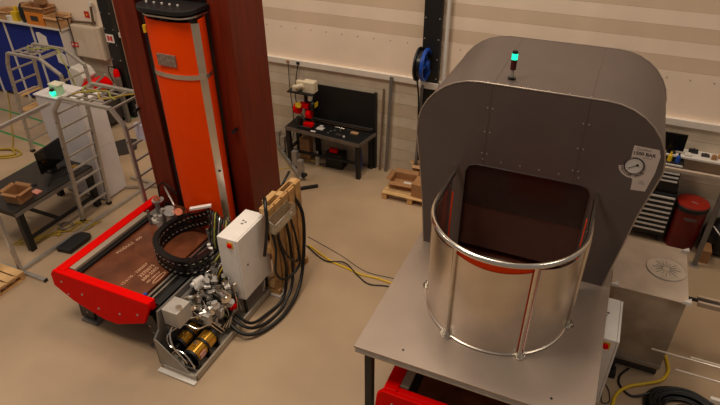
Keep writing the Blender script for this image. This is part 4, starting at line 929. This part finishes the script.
# aluminium fence frame
ff = thing('barrier_frame', 'open aluminium barrier frame with long top rail at the left', 'barrier', (-8.25, 5.4, 0))
part('post', MB().box(-8.28, -8.22, 4.41, 4.47, .05, 2.44), ALU, ff, .004)
part('top_rail', MB().beam((-8.25, 4.41, 2.43), (-8.25, 5.92, 2.45), .06, .05), ALU, ff)
part('bottom_rail', MB().beam((-8.25, 4.47, .03), (-8.13, 7.5, .03), .06, .06), ALU, ff)
part('cross_foot', MB().box(-8.83, -7.68, 4.40, 4.46, 0, .05), ALU, ff)
part('cross_foot', MB().box(-8.7, -7.5, 7.5, 7.56, 0, .05), ALU, ff)
part('diagonal_strut', MB().beam((-8.85, 7.0, .04), (-7.9, 7.5, .04), .05, .05), ALU, ff)
part('end_cap', MB().box(-7.68, -7.665, 4.395, 4.465, 0, .055), BLACKSH, ff)
# white tall cabinet
wc = thing('tall_cabinet', 'tall white cabinet under the near arched ladder', 'cabinet', (-9.05, 6.9, 0))
part('body', MB().box(-9.60, -8.52, 6.66, 7.22, .03, 2.08), WHITETOP, wc, .006)
part('top_cover', MB().box(-9.62, -8.50, 6.64, 7.24, 2.08, 2.11), WHITETOP, wc, .004)
part('plinth', MB().box(-9.57, -8.55, 6.69, 7.2, 0, .03), DGREY, wc)
part('side_panel', MB().box(-8.52, -8.512, 6.69, 7.19, .06, 1.1), WHITETOP, wc)
part('side_panel', MB().box(-8.52, -8.512, 6.69, 7.19, 1.11, 2.06), WHITETOP, wc)
part('door', MB().box(-9.58, -9.06, 6.65, 6.66, .06, 2.06), WHITETOP, wc); part('door', MB().box(-9.05, -8.54, 6.65, 6.66, .06, 2.06), WHITETOP, wc)
wv = thing('signal_box', 'pale green box with lit teal lamp on top of the white tall cabinet', 'signal light', (-9.15, 6.9, 2.11))
part('housing', MB().box(-9.26, -9.08, 6.74, 6.90, 2.11, 2.29), PALEG, wv, .008)
part('lid', MB().box(-9.30, -9.06, 6.76, 6.94, 2.29, 2.31), mat('cream plate', (220, 214, 190), .5), wv)
part('lamp', MB().cyl((-9.16, 6.74, 2.18), (-9.16, 6.68, 2.165), .048, 18), TEAL, wv)
part('lamp_hood', MB().cyl((-9.16, 6.74, 2.22), (-9.16, 6.68, 2.23), .035, 14), BLACKSH, wv)

# table with monitor
tb = thing('work_table', 'black topped table with thick legs holding a monitor at the left', 'table', (-9.1, 5.7, 0))
part('top', MB().box(-9.66, -8.52, 4.86, 6.56, .84, .87), mat('black laminate', (40, 36, 34), .4, var=.1), tb, .003)
part('edge_rail', MB().box(-8.54, -8.515, 4.86, 6.56, .77, .84), GREYM, tb)
part('front_rail', MB().box(-9.62, -8.54, 4.88, 4.91, .74, .84), BLACK, tb)
part('lower_rail', MB().box(-8.60, -8.55, 4.95, 6.5, .22, .27).box(-9.6, -8.6, 5.6, 5.65, .22, .27), BLACK, tb)
for x in (-8.64, -9.62):
    for y in (4.90, 6.42): part('leg', MB().box(x, x+.11, y, y+.11, 0, .84), BLACK, tb, .01)
mn = thing('monitor', 'black computer monitor standing on the black topped table', 'monitor', (-9.1, 6.1, .87))
part('screen', MB().prism([(-9.02, 5.86), (-8.98, 5.86), (-9.08, 6.50), (-9.12, 6.50)], 'z', .95, 1.38), GLASSB, mn, .006)
part('stand', MB().box(-9.16, -9.07, 6.14, 6.24, .89, 1.15).box(-9.22, -8.94, 6.04, 6.32, .87, .89), BLACKSH, mn)
solo('computer_mouse', MB().lathe([(.035, .87), (.04, .885), (.025, .905), (.0001, .91)], (-8.93, 5.62), 12), BLACKSH, 'black computer mouse in front of the table monitor', 'mouse')
solo('monitor_cable', MB().tube([(-9.05, 6.25, .88), (-8.85, 6.3, .88), (-8.72, 6.1, .88), (-8.8, 5.9, .88), (-8.68, 5.7, .88)], .008), RUBBER, 'black cable winding on the table by the monitor', 'cable')
carton(-8.96, -8.64, 5.05, 5.34, .87, 1.06, 'open cardboard box at the near end of the black topped table', CARD, .15, .06)
solo('pink_packet', MB().box(-8.78, -8.62, 5.40, 5.52, .87, .90), mat('pink paper', (226, 150, 130), .6), 'pink packet lying behind the cardboard box', 'packet', bevel=.004)
solo('blue_roll', MB().cyl((-9.15, 5.42, .90), (-9.03, 5.46, .90), .03, 12), mat('teal plastic', (20, 110, 150), .4), 'small teal roll on the table behind the cardboard box', 'roll')
solo('gold_reel', MB().cyl((-8.72, 6.35, .87), (-8.72, 6.35, .93), .055, 16).cyl((-8.72, 6.35, .93), (-8.72, 6.35, .945), .03, 12), GOLD, 'small gold coloured reel on the table behind the monitor', 'reel')
# things on left floor
for k in range(5):
    pts = []
    for q in range(9):
        pts.append((-8.95+q*.1+rnd.uniform(-.12, .12)-.02, 5.0+q*.13+rnd.uniform(-.16, .16), .012+.006*k))
    solo('yellow_cable', MB().tube(pts, .010), YELD, ['thin yellow cable on the tangle, nearest the black pad', 'thin yellow cable under the grey ring of the tangle', 'thin yellow cable on the tangle beside the front table leg', 'topmost thin yellow cable in the middle of the tangle', 'thin yellow cable at the table side of the tangle'][k], 'cable', 'yellow cables tangled beside the table')
solo('cable_ring', MB().tube([(-8.52+.11*math.cos(q/12*6.2832), 5.66+.11*math.sin(q/12*6.2832), .08) for q in range(12)], .015, 8, 3, closed=True), GREYM, 'grey cable ring lying on the yellow cable tangle', 'cable')
solo('black_pad', MB().prism([(-8.15, 5.08), (-7.86, 5.12), (-7.86, 5.56), (-7.92, 5.66), (-8.10, 5.63), (-8.17, 5.5)], 'z', 0, .09), BLACK, 'flat black foot pad on the floor between barrier and red table', 'pad', bevel=.02)
solo('wood_offcut', MB().box(-9.0, -8.86, 5.25, 5.42, 0, .06, .3), WOODL, 'small wooden offcut on the floor under the black table', 'wood piece')
solo('yellow_hose', MB().tube([(-12.3, 6.95, .02), (-11.9, 7.1, .02), (-11.75, 7.35, .02), (-12.1, 7.45, .03), (-12.4, 7.25, .03), (-12.2, 7.05, .03), (-11.85, 7.25, .04), (-12.1, 7.4, .05), (-12.35, 7.3, .05)], .022), YELD, 'coiled yellow hose on the floor at the far left', 'hose')
solo('yellow_hose', MB().tube([(-15.1, 9.7, .012), (-14.4, 9.2, .012), (-13.5, 8.5, .012), (-12.95, 8.1, .012), (-12.5, 7.75, .012), (-12.1, 7.4, .012)], .014), YELD, 'straight yellow hose running over the floor to the back arched ladder', 'hose')
solo('floor_mat', MB().prism([(-10.28, 8.58), (-10.1, 8.9), (-9.85, 8.98), (-9.52, 8.62), (-9.50, 8.36), (-9.72, 8.12), (-10.0, 8.24)], 'z', 0, .02), DGREY, 'dark grey shaped mat on the floor behind the near arched ladder', 'mat', bevel=.006)
# low pallet bottom-left
pl_ = thing('pallet', 'small pine pallet at the bottom left edge beside the barrier foot', 'pallet', (-8.4, 3.9, 0))
for k in range(6):
    part('slat', MB().box(-9.3, -8.06, 3.40+k*.165, 3.54+k*.165, .125, .145), WOODL, pl_, .003)
for x in (-9.3, -8.72, -8.14):
    part('bearer', MB().box(x, x+.08, 3.40, 4.365, .10, .125), WOOD, pl_)
    for y in (3.40, 3.83, 4.285): part('block', MB().box(x, x+.08, y, y+.08, .02, .10), WOOD, pl_)
    part('runner', MB().box(x, x+.08, 3.40, 4.365, 0, .02), WOOD, pl_)
solo('plastic_pail', MB().lathe([(.14, .146), (.16, .34), (.165, .35), (.15, .35), (.12, .30), (.0001, .30)], (-8.62, 4.16), 20), CABW, 'grey pail standing on the bottom left pallet', 'pail')

# ---- back left: blue partition, shelf, boxes
pt = thing('blue_partition', 'row of blue felt panels in white frames along the back wall', 'partition', (-14.5, 9.75, 0))
xs = [-17.1, -16.15, -15.2, -14.24, -13.27, -12.27]
for a, b in zip(xs[:-1], xs[1:]):
    part('panel', MB().box(a+.03, b-.03, 9.72, 9.74, .10, 2.09), BLUE, pt)
for x in xs: part('upright', MB().box(x-.03, x+.03, 9.70, 9.76, 0, 2.12), WHITEP, pt)
part('top_shelf', MB().box(-17.2, -12.13, 9.62, 10.05, 2.12, 2.155), WHITEP, pt)
part('end_panel', MB().box(-12.23, -12.20, 9.64, 10.04, 0, 2.12), WHITEP, pt)
for k, (x, z) in enumerate(((-13.0, 1.75), (-12.5, 1.35))):
    solo('paper_sheet', MB().prism([(x-.16, z-.10), (x+.16, z-.16), (x+.16, z+.12), (x-.05, z+.22), (x-.16, z+.2)], 'y', 9.705, 9.715), SIGNW, ['larger white sheet pinned to the blue partition', 'smaller white sheet pinned low on the last blue panel'][k], 'paper')
ZS = 2.156
part('shell', MB().box(-13.28, -12.68, 9.66, 9.68, ZS, 2.46).box(-13.28, -13.26, 9.68, 10.0, ZS, 2.46).box(-12.70, -12.68, 9.68, 10.0, ZS, 2.46).box(-13.26, -12.70, 9.98, 10.0, ZS, 2.46), mat('orange plastic', (220, 128, 34), .5), thing('orange_case', 'open orange plastic case on the partition shelf', 'case', (-13, 9.85, ZS)))
part('dark_window', MB().box(-13.1, -12.86, 9.652, 9.66, 2.26, 2.38), DGREY, bpy.data.objects['orange_case'])
carton(-13.34, -12.62, 9.70, 10.02, 2.462, 2.58, 'wide cardboard tray on top of the orange case', CARD, .0, .06)
carton(-12.64, -12.15, 9.66, 10.0, ZS, 2.40, 'torn cardboard box at the right end of the partition shelf', CARDL, -.03, .08)
carton(-14.35, -13.95, 9.68, 10.0, ZS, 2.36, 'pale carton left of the yellow tool on the partition shelf', CARDL, .02, .05)
carton(-14.9, -14.42, 9.68, 10.0, ZS, 2.30, 'low carton at the picture edge on the partition shelf', CARD, 0, .05)
solo('yellow_tool', MB().box(-13.85, -13.66, 9.70, 9.95, ZS, 2.38).cyl((-13.75, 9.8, 2.38), (-13.75, 9.8, 2.5), .05, 12), YEL, 'yellow power tool on the partition shelf', 'tool')
solo('black_bag', MB().lathe([(.12, ZS), (.15, 2.3), (.13, 2.5), (.08, 2.6)], (-13.46, 9.83), 16), BLACK, 'black bag on the shelf against the orange case', 'bag')
solo('white_tub', MB().lathe([(.10, ZS), (.12, 2.28), (.10, 2.29), (.0001, 2.29)], (-13.93+.0, 9.62+.13), 16), WHITEP, 'white tub on the partition shelf between carton and yellow tool', 'tub').location.z += 0
carton(-13.12, -12.84, 9.90, 10.03, 2.60, 2.95, 'tall narrow carton standing up behind the cardboard tray', CARD, 0, .0, False)
solo('dangling_strap', MB().box(-11.80, -11.77, 9.60, 9.61, 1.88, 2.46).box(-12.16, -11.77, 9.60, 9.62, 2.44, 2.47).box(-12.15, -12.13, 9.60, 9.62, 2.12, 2.47), DGREY, 'dark strap hanging from the end of the partition shelf', 'strap')

ec = thing('electrical_cabinet', 'cream wall cabinet with red sign left of the black column', 'cabinet', (-11.6, 9.9, 1.42))
part('box', MB().box(-12.1, -11.20, 9.87, 10.05, 1.44, 2.22), mat('cream enamel', (214, 196, 172), .5, var=.02), ec, .006)
part('door', MB().box(-12.08, -11.30, 9.85, 9.87, 1.46, 2.20), MATS['cream enamel'], ec, .004)
def sign(x, z, w_, h_, y, label, red=True, glyph=0):
    t = thing('wall_sign', label, 'sign', (x, y, z))
    part('plate', MB().box(x-w_/2, x+w_/2, y-.006, y, z-h_/2, z+h_/2), SIGNR if red else SIGNW, t)
    if glyph == 0: part('pictogram', MB().prism([(x-.03, z-.02), (x+.01, z-.03), (x+.03, z), (x+.0, z+.03), (x-.02, z+.02)], 'y', y-.008, y-.006), mat('orange flame print', (240, 170, 60), .5), t)
    if glyph == 1: part('pictogram', MB().prism([(x+.02, z-.015), (x+.05, z-.015), (x+.05, z-.035), (x+.085, z), (x+.05, z+.035), (x+.05, z+.015), (x+.02, z+.015)], 'y', y-.008, y-.006).box(x-.08, x-.05, y-.008, y-.006, z-.03, z+.03), SIGNW, t)
    if glyph == 2: part('pictogram', MB().box(x-.075, x-.02, y-.008, y-.006, z-.06, z+.06).box(x+.02, x+.075, y-.008, y-.006, z-.06, z+.06), SIGNR, t); part('pictogram_bar', MB().box(x-.01, x+.01, y-.008, y-.006, z-.04, z+.04), SIGNR, t)
    return t
sign(-11.63, 2.46, .15, .15, 10.045, 'small square red sign with flame above the cream cabinet', True, 0)
sign(-12.07, 1.74, .22, .12, 9.848, 'red sign with arrow on the cream wall cabinet', True, 1)
sign(-10.90, 2.02, .24, .20, 9.89, 'white and red fire extinguisher sign on the black column', False, 2)
pc = thing('angled_pipe', 'brown bent pipe on the wall above the cream cabinet', 'pipe', (-11.9, 9.98, 2.3))
part('pipe', MB().tube([(-12.5, 9.98, 2.24), (-11.42, 9.98, 2.30)], .028, 10, 1).tube([(-11.42, 9.98, 2.30), (-11.36, 9.98, 2.72)], .028, 10, 1), mat('brown pipe', (110, 92, 74), .4, metal=.4), pc)
part('elbow', MB().cyl((-11.42, 9.94, 2.30), (-11.42, 10.02, 2.30), .04, 12), MATS['brown pipe'], pc)
part('end_cap', MB().cyl((-11.36, 9.98, 2.70), (-11.355, 9.98, 2.78), .045, 12), WHITEP, pc)
fe = thing('fire_extinguisher', 'red fire extinguisher hanging on the black column', 'fire extinguisher', (-10.88, 9.8, .8))
part('tank', MB().lathe([(.07, .92), (.075, .94), (.075, 1.2), (.06, 1.27), (.025, 1.31)], (-10.88, 9.80), 20), RED, fe)
part('valve', MB().cyl((-10.88, 9.8, 1.31), (-10.88, 9.8, 1.36), .02, 10).beam((-10.90, 9.72, 1.37), (-10.90, 9.84, 1.37), .02, .02), BLACKSH, fe)
part('hose', MB().tube([(-10.92, 9.78, 1.34), (-11.03, 9.76, 1.36), (-11.06, 9.75, 1.2), (-11.0, 9.76, .95)], .012), RUBBER, fe)
part('label_band', MB().lathe([(.077, .95), (.077, 1.12)], (-10.88, 9.80), 20), GREYM, fe)
part('wall_hook', MB().box(-10.92, -10.84, 9.80, 9.895, 1.2, 1.24), BLACK, fe)
rm = thing('floor_cleaner', 'red machine with white cover at the wall behind the near arched ladder', 'machine', (-11.6, 9.5, 0))
part('body', MB().prism([(-11.62, .80), (-10.98, .86), (-10.92, 1.0), (-11.1, 1.14), (-11.3, 1.12), (-11.62, .98)], 'y', 9.3, 9.7), RED, rm, .05)
part('cover', MB().prism([(-11.95, .86), (-11.64, .86), (-11.42, 1.16), (-11.55, 1.34), (-11.8, 1.40), (-11.95, 1.25)], 'y', 9.3, 9.7), WHITEP, rm, .03)
part('chassis', MB().box(-11.95, -10.8, 9.2, 9.7, .12, .85), DGREY, rm)
for x in (-11.8, -10.95): part('wheel', MB().cyl((x, 9.14, .12), (x, 9.19, .12), .12, 18).cyl((x, 9.71, .12), (x, 9.76, .12), .12, 18), RUBBER, rm)
part('handle', MB().beam((-11.1, 9.35, 1.1), (-10.75, 9.35, 1.35), .05), ALU, rm)
solo('black_jacket', MB().lathe([(.12, 0), (.14, .5), (.10, 1.0), (.06, 1.15)], (-12.1, 9.25), 14), BLACK, 'black garment bag hanging at the end of the blue partition', 'bag')
solo('post_light', MB().box(-10.75, -10.65, 9.6, 9.68, 0, 1.15), GREYM, 'pale upright post next to the fire extinguisher', 'post')
